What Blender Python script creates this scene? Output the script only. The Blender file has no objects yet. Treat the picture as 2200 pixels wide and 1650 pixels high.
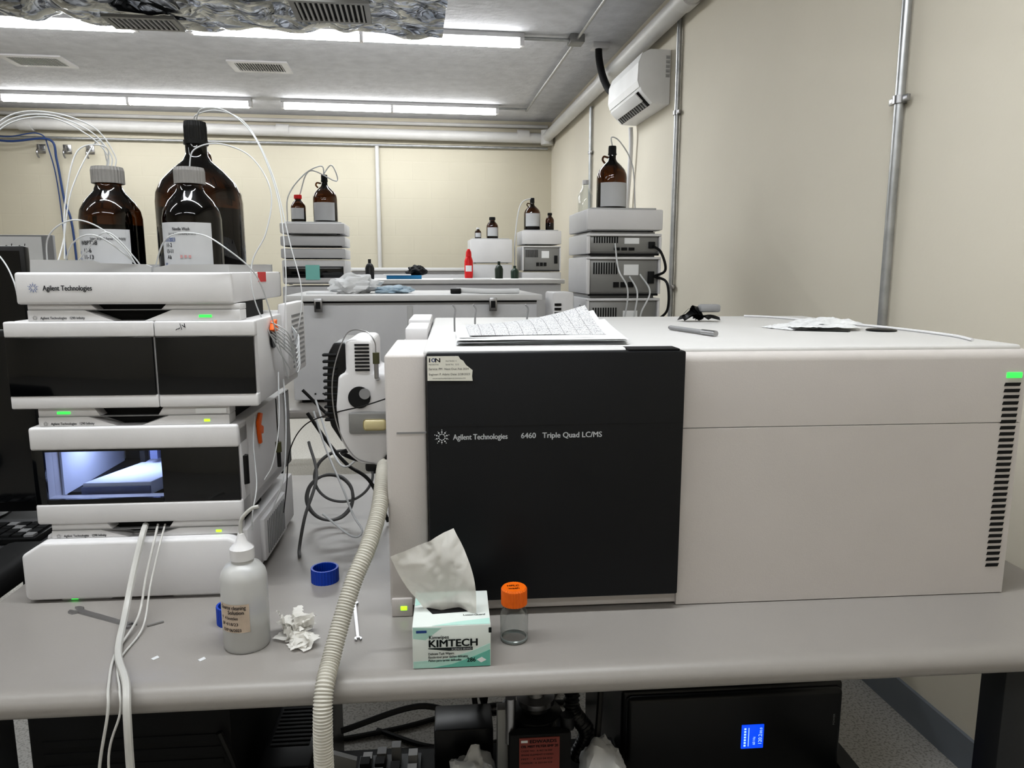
import bpy,bmesh,math,random
from mathutils import Vector,Matrix,noise
random.seed(7)
EYE=1.43
COL=bpy.context.scene.collection
TOPS=[]
FR='R'
YAW_ROOM=math.radians(7.6); YAW_BENCH=math.radians(4.7)
XF={'R':Matrix.Translation((0,0,EYE)),
    'T':Matrix.Translation((0,0,EYE))@Matrix.Rotation(-(YAW_ROOM-YAW_BENCH),4,'Z')}

# ---------------------------------------------------------------- materials
def lin(h):
    h=h.lstrip('#');o=[]
    for i in (0,2,4):
        c=int(h[i:i+2],16)/255
        o.append(c/12.92 if c<=.04045 else ((c+.055)/1.055)**2.4)
    return tuple(o)+(1,)
MC={}
def mat(name,col,rough=.5,metal=0.,var=.04,vs=6.,bump=0.,bs=60.,emis=0.,trans=0.,ior=1.45,alpha=1.,coat=0.,sss=0.,bd=.01):
    if name in MC:return MC[name]
    m=bpy.data.materials.new(name);m.use_nodes=True
    nt=m.node_tree;n=nt.nodes;l=nt.links
    b=n['Principled BSDF'];c=lin(col)
    tc=n.new('ShaderNodeTexCoord')
    nz=n.new('ShaderNodeTexNoise');nz.inputs['Scale'].default_value=vs;nz.inputs['Detail'].default_value=4
    l.new(tc.outputs['Object'],nz.inputs['Vector'])
    cr=n.new('ShaderNodeValToRGB')
    cr.color_ramp.elements[0].position=.3;cr.color_ramp.elements[1].position=.7
    cr.color_ramp.elements[0].color=tuple(x*(1-var) for x in c[:3])+(1,)
    cr.color_ramp.elements[1].color=tuple(min(1,x*(1+var)) for x in c[:3])+(1,)
    l.new(nz.outputs['Fac'],cr.inputs['Fac']);l.new(cr.outputs['Color'],b.inputs['Base Color'])
    b.inputs['Roughness'].default_value=rough;b.inputs['Metallic'].default_value=metal
    b.inputs['IOR'].default_value=ior
    b.inputs['Transmission Weight'].default_value=trans
    b.inputs['Alpha'].default_value=alpha
    b.inputs['Coat Weight'].default_value=coat
    if sss:
        b.inputs['Subsurface Weight'].default_value=sss;b.inputs['Subsurface Radius'].default_value=(.01,.01,.01)
    if emis:
        b.inputs['Emission Color'].default_value=c;b.inputs['Emission Strength'].default_value=emis
    if bump:
        n2=n.new('ShaderNodeTexNoise');n2.inputs['Scale'].default_value=bs;n2.inputs['Detail'].default_value=5
        l.new(tc.outputs['Object'],n2.inputs['Vector'])
        bp=n.new('ShaderNodeBump');bp.inputs['Strength'].default_value=bump;bp.inputs['Distance'].default_value=bd
        l.new(n2.outputs['Fac'],bp.inputs['Height']);l.new(bp.outputs['Normal'],b.inputs['Normal'])
    MC[name]=m;return m
WHITE=mat('lc_white_plastic','#D6D5D6',.45,bump=.02,bs=400)
FARW=mat('far_instrument_paint','#C4C4C6',.45)
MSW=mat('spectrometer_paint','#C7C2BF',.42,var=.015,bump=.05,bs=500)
MSTOP=mat('spectrometer_paint_lit_top','#D0CFCE',.5,var=.02,bump=.05,bs=500)  # body paint lightened for lids, brighter overhead light put into the colour
BLACK=mat('black_plastic','#0C0D0F',.35)
MATTE=mat('matte_black','#0E0F11',.7)
NAVY=mat('door_black','#080B11',.5,var=.03,bump=.04,bs=700)
GLASSD=mat('smoked_glass','#0A0C0F',.1,coat=.3)
DARK=mat('slot_dark','#111112',.8)
GREY=mat('grey_plastic','#8A8A8B',.5)
LGREY=mat('light_grey_plastic','#B5B5B5',.5)
TABLE=mat('table_laminate','#918D89',.38,var=.03,vs=3,bump=.02,bs=300)
STEEL=mat('steel','#A8A8AA',.28,1.)
GALV=mat('galvanised','#B4B6B8',.35,.85,var=.12,vs=20)
CHAS=mat('chassis_metal','#8E8E8D',.4,.4,var=.06)
CREAM=mat('pipe_paint','#CDCCCA',.4)
PAPER=mat('paper_white','#E4E5E6',.8)
LABEL=mat('bottle_label','#BFC0C2',.6)
INK=mat('ink','#1B1B20',.7)
BLUEINK=mat('blue_ink','#2B4C8A',.7)
WTXT=mat('white_print','#E2E5E8',.5)
GTXT=mat('grey_print','#2E3135',.6)
GREENLED=mat('green_led','#35E04A',.4,emis=1.6)
YLED=mat('yellow_green_led','#9BE82A',.4,emis=1.6)
AMBER=mat('amber_glass','#4A2606',.03,trans=1.,ior=1.5,var=0)
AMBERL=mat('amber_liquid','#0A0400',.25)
GCAP=mat('grey_cap','#8B8987',.5)
TUBEM=mat('clear_tubing','#D0D2D4',.2,var=.02)
PTFE=mat('white_tubing','#D3D2CE',.35,trans=.25)
HOSE=mat('hose_cream','#BFBCB3',.45,var=.08,vs=12)
CABG=mat('cable_grey','#5E5E5E',.5)
CABB=mat('cable_black','#0E0E0E',.45)
ORANGE=mat('orange_plastic','#F06A12',.45)
ORCAP=mat('orange_cap','#DE6A10',.45)
BLUEP=mat('blue_cap_plastic','#0B3FA8',.35)
RED=mat('red_plastic','#D01F22',.4)
LDPE=mat('translucent_bottle','#DDDDDB',.3,trans=.4,var=.02)
BEIGE=mat('beige_label','#BFAF9F',.7,var=.12,vs=40)
TUBEL=mat('tube_light','#FFFFFF',.4,emis=15.,var=0)
def glass_mat():
    m=bpy.data.materials.new('clear_glass');m.use_nodes=True;nt=m.node_tree;n=nt.nodes;l=nt.links;n.clear()
    o=n.new('ShaderNodeOutputMaterial');mx=n.new('ShaderNodeMixShader');t=n.new('ShaderNodeBsdfTransparent');g=n.new('ShaderNodeBsdfGlossy');lw=n.new('ShaderNodeLayerWeight')
    lw.inputs[0].default_value=.2;g.inputs['Roughness'].default_value=.03;g.inputs[0].default_value=(.9,.9,.9,1);t.inputs[0].default_value=(.88,.90,.90,1)
    l.new(lw.outputs['Facing'],mx.inputs[0]);l.new(t.outputs[0],mx.inputs[1]);l.new(g.outputs[0],mx.inputs[2]);l.new(mx.outputs[0],o.inputs[0]);return m
GLASS=glass_mat()
def tissue_mat():
    m=bpy.data.materials.new('tissue_paper');m.use_nodes=True;nt=m.node_tree;n=nt.nodes;l=nt.links;n.clear()
    o=n.new('ShaderNodeOutputMaterial');mx=n.new('ShaderNodeMixShader');d=n.new('ShaderNodeBsdfDiffuse');t=n.new('ShaderNodeBsdfTranslucent');tp=n.new('ShaderNodeBsdfTransparent');m2=n.new('ShaderNodeMixShader')
    tc=n.new('ShaderNodeTexCoord');nz=n.new('ShaderNodeTexNoise');nz.inputs['Scale'].default_value=45;nz.inputs['Detail'].default_value=6
    bp=n.new('ShaderNodeBump');bp.inputs['Strength'].default_value=.3;bp.inputs['Distance'].default_value=.005
    l.new(tc.outputs['Object'],nz.inputs['Vector']);l.new(nz.outputs['Fac'],bp.inputs['Height']);l.new(bp.outputs['Normal'],d.inputs['Normal'])
    d.inputs[0].default_value=lin('#EEECE7');t.inputs[0].default_value=lin('#EEECE7');mx.inputs[0].default_value=.25;m2.inputs[0].default_value=.14
    l.new(d.outputs[0],mx.inputs[1]);l.new(t.outputs[0],mx.inputs[2]);l.new(mx.outputs[0],m2.inputs[1]);l.new(tp.outputs[0],m2.inputs[2]);l.new(m2.outputs[0],o.inputs[0])
    return m
TISSUE=tissue_mat()

# ---------------------------------------------------------------- geometry helpers
def obj(name,bm,m,smooth=False):
    me=bpy.data.meshes.new(name);bmesh.ops.recalc_face_normals(bm,faces=bm.faces[:]);bm.to_mesh(me);bm.free()
    if m:me.materials.append(m)
    if smooth:
        for p in me.polygons:p.use_smooth=True
        try: me.set_sharp_from_angle(angle=math.radians(38))
        except Exception: pass
    o=bpy.data.objects.new(name,me);COL.objects.link(o);return o
def box(name,x0,x1,y0,y1,z0,z1,m,bev=0.,seg=2):
    bm=bmesh.new();bmesh.ops.create_cube(bm,size=1)
    for v in bm.verts:
        v.co=Vector(((x0+x1)/2+v.co.x*(x1-x0),(y0+y1)/2+v.co.y*(y1-y0),(z0+z1)/2+v.co.z*(z1-z0)))
    if bev:bmesh.ops.bevel(bm,geom=bm.edges[:],offset=bev,segments=seg,affect='EDGES',profile=.5)
    return obj(name,bm,m,bool(bev))
def prism(name,pts,ax,a0,a1,m,bev=0.,seg=2):
    """polygon pts; ax='Y': (x,z) extruded in y; 'X': (y,z) extruded in x; 'Z': (x,y)"""
    def f(p,a):
        return {'Y':(p[0],a,p[1]),'X':(a,p[0],p[1]),'Z':(p[0],p[1],a)}[ax]
    bm=bmesh.new();A=[bm.verts.new(f(p,a0)) for p in pts];B=[bm.verts.new(f(p,a1)) for p in pts]
    bm.faces.new(A);bm.faces.new(B[::-1])
    for i in range(len(pts)):
        j=(i+1)%len(pts);bm.faces.new((A[i],B[i],B[j],A[j]))
    bmesh.ops.recalc_face_normals(bm,faces=bm.faces[:])
    if bev:bmesh.ops.bevel(bm,geom=bm.edges[:],offset=bev,segments=seg,affect='EDGES',profile=.5)
    return obj(name,bm,m,bool(bev))
def smooth(o,a=40):
    for f in o.data.polygons:f.use_smooth=True
    o.data.set_sharp_from_angle(angle=math.radians(a));return o
def lathe(name,cx,cy,z0,prof,m,seg=32,sm=True,rip=0,caps=True):
    bm=bmesh.new();R=[]
    for r,z in prof:
        if r<1e-5:R.append([bm.verts.new((cx,cy,z0+z))]);continue
        ring=[]
        for i in range(seg):
            a=2*math.pi*i/seg;rr=r*(1+(rip if (i%2) else 0))
            ring.append(bm.verts.new((cx+rr*math.cos(a),cy+rr*math.sin(a),z0+z)))
        R.append(ring)
    for A,B in zip(R,R[1:]):
        if len(A)==1 and len(B)==1:continue
        for i in range(seg):
            j=(i+1)%seg
            if len(A)==1:bm.faces.new((A[0],B[j],B[i]))
            elif len(B)==1:bm.faces.new((A[i],A[j],B[0]))
            else:bm.faces.new((A[i],A[j],B[j],B[i]))
    if caps and len(R[0])>1:bm.faces.new(R[0][::-1])
    if caps and len(R[-1])>1:bm.faces.new(R[-1])
    return obj(name,bm,m,sm)
def cat(pts,n=8):
    P=[Vector(p) for p in pts];P=[P[0]*2-P[1]]+P+[P[-1]*2-P[-2]];o=[]
    for i in range(1,len(P)-2):
        a,b,c,d=P[i-1:i+3]
        for k in range(n):
            t=k/n
            o.append(.5*((2*b)+(c-a)*t+(2*a-5*b+4*c-d)*t*t+(3*b-a-3*c+d)*t**3))
    o.append(P[-2]);return o
def sweep(name,path,rf,m,k=8):
    bm=bmesh.new();T=[]
    for i in range(len(path)):
        a=path[max(0,i-1)];b=path[min(len(path)-1,i+1)];T.append((b-a).normalized() if (b-a).length>1e-9 else Vector((0,0,1)))
    up=Vector((0,0,1)) if abs(T[0].z)<.9 else Vector((1,0,0))
    N=(up-T[0]*up.dot(T[0])).normalized();rings=[];s=0
    for i,p in enumerate(path):
        if i:
            s+=(p-path[i-1]).length;N=(N-T[i]*N.dot(T[i]))
            N=N.normalized() if N.length>1e-6 else T[i].orthogonal().normalized()
        Bn=T[i].cross(N);r=rf(s) if callable(rf) else rf
        rings.append([bm.verts.new(p+(N*math.cos(2*math.pi*j/k)+Bn*math.sin(2*math.pi*j/k))*r) for j in range(k)])
    for A,B in zip(rings,rings[1:]):
        for j in range(k):bm.faces.new((A[j],A[(j+1)%k],B[(j+1)%k],B[j]))
    bm.faces.new(rings[0][::-1]);bm.faces.new(rings[-1])
    return obj(name,bm,m,True)
def tube(name,pts,r,m,n=8,k=8):
    return sweep(name,cat(pts,n) if len(pts)>2 else [Vector(p) for p in pts],r,m,k)
def cyl(name,p0,p1,r,m,k=20):
    return sweep(name,[Vector(p0),Vector(p1)],r,m,k)
def join(name,obs):
    bm=bmesh.new();mats=[]
    for o in obs:
        off=len(bm.faces);bm.from_mesh(o.data)
        mm=o.data.materials[0]
        if mm not in mats:mats.append(mm)
        bm.faces.ensure_lookup_table()
        for f in bm.faces[off:]:f.material_index=mats.index(mm)
    me=bpy.data.meshes.new(name);bm.to_mesh(me);bm.free()
    for x in mats:me.materials.append(x)
    for o in obs:
        d=o.data;bpy.data.objects.remove(o);bpy.data.meshes.remove(d)
    o=bpy.data.objects.new(name,me);COL.objects.link(o);return o
def txt(body,fn,size,m,width=None,bold=0.,name='printed_text'):
    """lettering mesh mapped onto a surface; bold = stroke thickening by stacked shifted copies"""
    cu=bpy.data.curves.new('f','FONT');cu.body=body;cu.size=1;cu.resolution_u=3
    t=bpy.data.objects.new('f',cu);COL.objects.link(t)
    bpy.context.view_layer.update()
    me=bpy.data.meshes.new_from_object(t.evaluated_get(bpy.context.evaluated_depsgraph_get()))
    bpy.data.objects.remove(t);bpy.data.curves.remove(cu)
    w=max(v.co.x for v in me.vertices)-min(v.co.x for v in me.vertices)
    sx=width/w if width else size
    bm=bmesh.new()
    sh=[(0,0)] if bold<=0 else [(-bold,0),(bold,0),(0,bold*.6),(0,-bold*.6)]
    for dx,dz in sh:
        off=len(bm.verts);bm.from_mesh(me);bm.verts.ensure_lookup_table()
        for v in bm.verts[off:]:v.co=Vector(fn(v.co.x*sx+dx*size,v.co.y*size+dz*size))
    m2=bpy.data.meshes.new(name);bm.to_mesh(m2);bm.free();bpy.data.meshes.remove(me)
    m2.materials.append(m)
    o=bpy.data.objects.new(name,m2);COL.objects.link(o);return o
def front(x,y,z,tilt=0.):
    c,s=math.cos(tilt),math.sin(tilt)
    return lambda u,v:(x+u*c-v*s,y,z+u*s+v*c)
def around(cx,cy,r,ang,z):
    return lambda u,v:(cx+r*math.cos(ang+u/r),cy+r*math.sin(ang+u/r),z+v)
def cpatch(name,cx,cy,r,a0,a1,z0,z1,m,n=20):
    bm=bmesh.new();A=[];B=[]
    for i in range(n+1):
        a=a0+(a1-a0)*i/n;A.append(bm.verts.new((cx+r*math.cos(a),cy+r*math.sin(a),z0)));B.append(bm.verts.new((cx+r*math.cos(a),cy+r*math.sin(a),z1)))
    for i in range(n):bm.faces.new((A[i],A[i+1],B[i+1],B[i]))
    return obj(name,bm,m,True)
def disc(name,x,y,z,r,m,k=20,h=.001):
    return cyl(name,(x,y,z),(x,y+h,z),r,m,k)
def spark(x,y,z,r,m):
    """sunburst of dots with small ones at the tips"""
    bm=bmesh.new()
    for i in range(10):
        a=2*math.pi*i/10+.3
        for j,(rr,w) in enumerate([(.40,.085),(.66,.10),(.92,.06)]):
            if j==2 and i%2:rr=.86;w=.04
            cx,cz=x+r*rr*math.cos(a),z+r*rr*math.sin(a)
            vs=[bm.verts.new((cx+r*w*math.cos(2*math.pi*k/8),y,cz+r*w*math.sin(2*math.pi*k/8))) for k in range(8)]
            bm.faces.new(vs)
    return obj('starburst_logo',bm,m)
# ---------------------------------------------------------------- scene bookkeeping
def thing(name,label,catg,base,group=None):
    e=bpy.data.objects.new(name,None);e.empty_display_size=.05;e.location=base;COL.objects.link(e)
    e['label']=label;e['category']=catg
    if group:e['group']=group
    TOPS.append((e,FR));return e
def part(root,o,parent=None,label=None,name=None):
    o.data.transform(Matrix.Translation(-Vector(root.location)))
    o.parent=parent or root
    if name:o.name=name
    if label:o['label']=label
    return o
def parts(root,obs,parent=None,label=None):
    return [part(root,o,parent,label) for o in obs]
def solo(o,label,catg,base=None,group=None,kind=None,structure=False):
    if base is None:
        xs=[v.co for v in o.data.vertices]
        base=((min(v.x for v in xs)+max(v.x for v in xs))/2,(min(v.y for v in xs)+max(v.y for v in xs))/2,min(v.z for v in xs))
    o.data.transform(Matrix.Translation(-Vector(base)));o.location=base
    if structure:o['kind']='structure'
    if label:o['label']=label
    if catg:o['category']=catg
    if group:o['group']=group
    if kind:o['kind']=kind
    TOPS.append((o,FR));return o

# ================================================================ ROOM
FR='R'
XL,XW,YB,YF,ZF,ZC=-5.2,1.55,8.28,-2.6,-EYE,1.62
wallm=mat('cream_wall','#DCD6C8',.7,var=.03,vs=1.2,bump=.05,bs=40)
def blockwall():
    m=mat('cream_block_wall','#C8C2B1',.75,var=.03,vs=1.5)
    nt=m.node_tree;n=nt.nodes;l=nt.links
    tc=n.new('ShaderNodeTexCoord');mp=n.new('ShaderNodeMapping');mp.inputs['Rotation'].default_value=(math.radians(90),0,0)
    br=n.new('ShaderNodeTexBrick');br.inputs['Scale'].default_value=1;br.inputs['Brick Width'].default_value=.4;br.inputs['Row Height'].default_value=.2;br.inputs['Mortar Size'].default_value=.006
    br.inputs['Color1'].default_value=(1,1,1,1);br.inputs['Color2'].default_value=(1,1,1,1);br.inputs['Mortar'].default_value=(0,0,0,1)
    l.new(tc.outputs['Object'],mp.inputs['Vector']);l.new(mp.outputs['Vector'],br.inputs['Vector'])
    bp=n.new('ShaderNodeBump');bp.inputs['Strength'].default_value=.35;bp.inputs['Distance'].default_value=.01
    l.new(br.outputs['Color'],bp.inputs['Height']);l.new(bp.outputs['Normal'],n['Principled BSDF'].inputs['Normal'])
    return m
blk=blockwall()
ceilm=mat('ceiling_paint','#CDCED2',.85,var=.08,vs=9,bump=.7,bs=22)
floorm=mat('speckled_floor','#B9B6AF',.35,var=.02)
def speck():
    nt=floorm.node_tree;n=nt.nodes;l=nt.links
    v=n.new('ShaderNodeTexNoise');v.inputs['Scale'].default_value=130;v.inputs['Detail'].default_value=3
    tc=n.new('ShaderNodeTexCoord');l.new(tc.outputs['Object'],v.inputs['Vector'])
    r=n.new('ShaderNodeValToRGB');r.color_ramp.elements[0].position=.40;r.color_ramp.elements[0].color=lin('#98958F')
    r.color_ramp.elements[1].position=.50;r.color_ramp.elements[1].color=lin('#BEBCB8')
    l.new(v.outputs['Fac'],r.inputs['Fac']);l.new(r.outputs['Color'],n['Principled BSDF'].inputs['Base Color'])
speck()
basem=mat('baseboard_vinyl','#7F858D',.5)
solo(box('floor',XL,XW,YF,YB,ZF-.1,ZF,floorm),None,None,(0,0,ZF),structure=True)
solo(box('ceiling',XL,XW,YF,YB,ZC,ZC+.1,ceilm),None,None,(0,0,ZC),structure=True)
solo(box('wall_right',XW,XW+.1,YF,YB,ZF,ZC,wallm),None,None,(XW,0,ZF),structure=True)
solo(box('wall_left',XL-.1,XL,YF,YB,ZF,ZC,wallm),None,None,(XL,0,ZF),structure=True)
solo(box('wall_back',XL-.1,XW+.1,YB,YB+.1,ZF,ZC,blk),None,None,(0,YB,ZF),structure=True)
solo(box('wall_front',XL-.1,XW+.1,YF-.1,YF,ZF,ZC,wallm),None,None,(0,YF,ZF),structure=True)
solo(box('baseboard_right',XW-.012,XW,YF,YB,ZF,ZF+.11,basem),None,None,structure=True)
solo(box('baseboard_back',XL,XW-.012,YB-.012,YB,ZF,ZF+.11,basem),None,None,structure=True)

def light(x0,x1,y,group='ceiling tube lights'):
    r=thing('ceiling_light','long white strip light with bare fluorescent tubes','ceiling light',((x0+x1)/2,y,ZC),group)
    part(r,join('housing',[box('h',x0,x1,y-.035,y+.035,ZC-.035,ZC,LGREY,.004),box('h',x0,x0+.03,y-.03,y+.03,ZC-.085,ZC-.035,WHITE),box('h',x1-.03,x1,y-.03,y+.03,ZC-.085,ZC-.035,WHITE)]))
    xm=(x0+x1)/2
    for a,b in ((x0+.03,xm-.012),(xm+.012,x1-.03)):
        part(r,cyl('fluorescent_tube',(a,y,ZC-.07),(b,y,ZC-.07),.024,TUBEL,16))
    part(r,box('lamp_holder',xm-.012,xm+.012,y-.03,y+.03,ZC-.095,ZC-.035,WHITE))
light(-1.23,.87,7.53);light(-3.73,-1.50,7.53)
light(-1.43,.79,5.3);light(-3.95,-1.75,5.3)
light(-1.2,1.0,1.0);light(-3.8,-1.6,1.0);light(-1.2,1.0,-1.1);light(-3.8,-1.6,-1.1)
r=thing('electrical_conduit','thin metal conduit running along the ceiling beside the tube lights','conduit',(1.16,5,ZC))
part(r,cyl('pipe',(1.16,1.2,ZC-.03),(1.16,7.6,ZC-.03),.011,GALV));part(r,cyl('branch_pipe',(.79,5.3,ZC-.03),(1.22,5.3,ZC-.03),.012,GALV))
part(r,cyl('branch_pipe',(.87,7.53,ZC-.03),(1.16,7.53,ZC-.03),.011,GALV))
part(r,box('junction_box',1.11,1.21,5.24,5.36,ZC-.055,ZC,CHAS,.004))
def vent(x,y,z,w,d,lab,fm=None,t=.03):
    fm=fm or WHITE
    r=thing('air_vent',lab,'air vent',(x,y,z))
    o=[box('f',x-w/2,x+w/2,y-d/2,y-d/2+t,z-.012,z,fm),box('f',x-w/2,x+w/2,y+d/2-t,y+d/2,z-.012,z,fm),
       box('f',x-w/2,x-w/2+t,y-d/2+t,y+d/2-t,z-.012,z,fm),box('f',x+w/2-t,x+w/2,y-d/2+t,y+d/2-t,z-.012,z,fm)]
    part(r,join('frame',o))
    part(r,box('duct_opening',x-w/2+t,x+w/2-t,y-d/2+t,y+d/2-t,z-.003,z-.001,DARK))
    o=[];n=int((w-2*t)/.02)
    for i in range(n):
        xx=x-w/2+t+(i+.5)*(w-2*t)/n
        o.append(box('s',xx-.004,xx+.004,y-d/2+t,y+d/2-t,z-.012,z-.003,LGREY))
    part(r,join('louver',o))
vent(-2.88,6.44,ZC,.46,.32,'white square register set in the ceiling',None,.05)
vent(-1.19,6.38,ZC,.46,.32,'white square register set in the ceiling',None,.05)
def foil_mat():
    m=bpy.data.materials.new('foil_wrap');m.use_nodes=True;nt=m.node_tree;n=nt.nodes;l=nt.links
    b=n['Principled BSDF'];b.inputs['Metallic'].default_value=1;b.inputs['Roughness'].default_value=.16
    tc=n.new('ShaderNodeTexCoord')
    nz=n.new('ShaderNodeTexNoise');nz.inputs['Scale'].default_value=4;nz.inputs['Detail'].default_value=2
    mp=n.new('ShaderNodeMixRGB');mp.inputs[0].default_value=.2
    l.new(tc.outputs['Object'],nz.inputs['Vector']);l.new(tc.outputs['Object'],mp.inputs[1]);l.new(nz.outputs['Color'],mp.inputs[2])
    v=n.new('ShaderNodeTexVoronoi');v.inputs['Scale'].default_value=9;l.new(mp.outputs[0],v.inputs['Vector'])
    v2=n.new('ShaderNodeTexVoronoi');v2.inputs['Scale'].default_value=22;l.new(mp.outputs[0],v2.inputs['Vector'])
    cr=n.new('ShaderNodeValToRGB');cr.color_ramp.elements[0].position=.15;cr.color_ramp.elements[0].color=lin('#DCE1EA');cr.color_ramp.elements[1].position=.75;cr.color_ramp.elements[1].color=lin('#8E939C')  # light and dark of the crinkles painted into the silver, cell by cell
    l.new(v.outputs['Distance'],cr.inputs['Fac']);l.new(cr.outputs['Color'],b.inputs['Base Color'])
    b1=n.new('ShaderNodeBump');b1.inputs['Strength'].default_value=1;b1.inputs['Distance'].default_value=.07
    b2=n.new('ShaderNodeBump');b2.inputs['Strength'].default_value=.9;b2.inputs['Distance'].default_value=.018
    l.new(v.outputs['Distance'],b1.inputs['Height']);l.new(v2.outputs['Distance'],b2.inputs['Height']);l.new(b1.outputs['Normal'],b2.inputs['Normal']);l.new(b2.outputs['Normal'],b.inputs['Normal'])
    return m
foil=foil_mat()
def duct():
    x0,x1,y0,y1,z0,z1=-3.3,.15,2.70,3.66,1.045,1.50
    bm=bmesh.new();nx=180
    c=.16
    pts=[(y1-c,z1),(y1,z1-c),(y1,z0+c),(y1-c*.3,z0+c*.3),(y1-c,z0),(y0+c,z0),(y0,z0+c),(y0,z1-c),(y0+c,z1)]
    P=[]
    for i in range(len(pts)):
        a=pts[i];b=pts[(i+1)%len(pts)];L=math.hypot(b[0]-a[0],b[1]-a[1]);k=max(1,int(L/.022))
        for j in range(k):P.append((a[0]+(b[0]-a[0])*j/k,a[1]+(b[1]-a[1])*j/k))
    rings=[]
    for i in range(nx+1):
        x=x0+(x1-x0)*i/nx;ring=[]
        seam=-.035*math.exp(-((((x+.9)%1.1)-.55)/.05)**2)
        for (y,z) in P:
            p=Vector((x,y,z));d=noise.noise(p*3.5)*.03+abs(noise.noise(p*7))*.045+seam
            cy,cz=(y0+y1)/2,(z0+z1)/2;v=Vector((0,y-cy,z-cz)).normalized()
            ring.append(bm.verts.new(p+v*d))
        rings.append(ring)
    m=len(P)
    for A,B in zip(rings,rings[1:]):
        for j in range(m):bm.faces.new((A[j],A[(j+1)%m],B[(j+1)%m],B[j]))
    bm.faces.new(rings[-1]);bm.faces.new(rings[0][::-1])
    return obj('foil_wrap',bm,foil,True)
r=thing('air_duct','crinkled silver foil wrapped duct hung under the ceiling','air duct',(-1.7,3.2,1.085))
part(r,duct())
for hx in (-2.8,-1.2,-.05):
    part(r,box('hanger_strap',hx-.015,hx+.015,3.0,3.03,1.45,ZC,GALV))
vent(-.30,3.12,1.012,.30,.24,'grey louvered grille on the underside of the foil duct',CHAS,.02)
vent(-1.08,3.36,1.012,.28,.16,'grey louvered grille on the underside of the foil duct',CHAS,.02)
r=thing('drain_pipe','thick painted pipe along the walls under the ceiling','pipe',(1.48,4,1.42))
part(r,cyl('pipe',(1.47,-1.5,1.43),(1.47,8.1,1.43),.055,CREAM,24))
part(r,cyl('pipe',(-5.1,8.2,1.46),(1.47,8.2,1.43),.055,CREAM,24))
part(r,cyl('pipe_coupling',(1.47,8.12,1.35),(1.47,8.12,1.50),.068,CREAM,24))
for yy in (3.9,5.6):part(r,cyl('pipe_coupling',(1.47,yy,1.43),(1.47,yy+.12,1.43),.063,CREAM,24))
for xx in (-3.9,-1.4,1.15):part(r,cyl('pipe_coupling',(xx,8.2,1.452),(xx+.13,8.2,1.448),.063,CREAM,24))
solo(cyl('electrical_conduit',(-5.1,8.25,1.33),(1.5,8.25,1.33),.014,GALV),'thin metal conduit clipped along the far wall','conduit')
solo(cyl('electrical_conduit',(-5.1,8.25,1.56),(1.5,8.25,1.56),.02,CREAM),'painted conduit along the far wall under the ceiling','conduit')
def conduit(y,x=XW-.02,z0=-EYE,z1=ZC,rr=.0145,clamps=(0.82,),lab='vertical metal conduit clamped to the cream wall'):
    r=thing('electrical_conduit',lab,'conduit',(x,y,z0))
    part(r,cyl('pipe',(x,y,z0),(x,y,z1),rr,GALV))
    for c in clamps:
        part(r,join('pipe_clamp',[cyl('c',(x,y,c-.012),(x,y,c+.012),rr*1.45,STEEL),box('c',x-.006,x+.006,y-.045,y+.045,c-.01,c+.01,STEEL,.002)]))
conduit(2.22,clamps=(.53,-.4));conduit(4.24,clamps=(.9,-.1));conduit(6.35,clamps=(1.0,),z1=1.38)
r=thing('electrical_conduit','vertical painted conduit on the block wall','conduit',(-.36,YB-.02,-1.0));part(r,cyl('pipe',(-.37,YB-.022,-1.4),(-.37,YB-.022,1.32),.022,CREAM))
def ac():
    r=thing('wall_air_conditioner','white split air conditioner unit mounted high on the wall','air conditioner',(XW,4.73,.98))
    aw=mat('conditioner_white','#ECECEC',.4)
    pf=[(XW,1.30),(1.42,1.30),(1.375,1.275),(1.355,1.22),(1.352,1.12),(1.37,1.06),(1.44,.99),(XW,.985)]
    part(r,prism('housing',pf,'Y',4.42,5.10,aw,.008))
    part(r,prism('front_panel',[(1.372,1.278),(1.350,1.222),(1.346,1.12),(1.358,1.083),(1.364,1.083),(1.353,1.12),(1.356,1.22),(1.378,1.275)],'Y',4.425,5.095,aw))
    part(r,prism('air_outlet',[(1.366,1.066),(1.360,1.060),(1.436,.986),(1.442,.992)],'Y',4.47,5.05,DARK))
    o=[]
    for i in range(12):
        y=4.5+i*.045;o.append(prism('l',[(1.366,1.058),(1.358,1.05),(1.428,.982),(1.438,.99)],'Y',y,y+.008,LGREY))
    part(r,join('louver',o))
    part(r,prism('outlet_flap',[(1.352,1.062),(1.348,1.054),(1.395,1.008),(1.400,1.016)],'Y',4.48,5.04,aw,.002))
    o=[box('g',1.518,1.543,4.4185,4.4205,1.14+i*.026,1.160+i*.026,LGREY) for i in range(5)]
    o+=[box('g',1.521,1.540,4.4175,4.4190,1.146+i*.026,1.148+i*.026,GREY) for i in range(5)]
    part(r,join('rating_label',o),label='grey printed rating labels')
ac()
solo(tube('insulated_pipe',[(1.36,5.45,ZC),(1.36,5.42,1.5),(1.375,5.35,1.36),(1.40,5.25,1.25),(1.44,5.12,1.2)],.026,MATTE,8,12),'black foam insulated refrigerant line dropping from the ceiling','pipe')
solo(box('junction_box',1.31,1.43,5.40,5.50,ZC-.04,ZC,WHITE,.004),'small white box on the ceiling above the air conditioner','junction box')
solo(tube('drain_tube',[(1.50,5.06,.97),(1.51,5.08,.8),(1.51,5.15,.3),(1.51,5.1,-.2),(1.5,5.0,-.75),(1.5,5.0,-EYE)],.016,WHITE,8,10),'white condensate tube running down the wall','tube')
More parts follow.
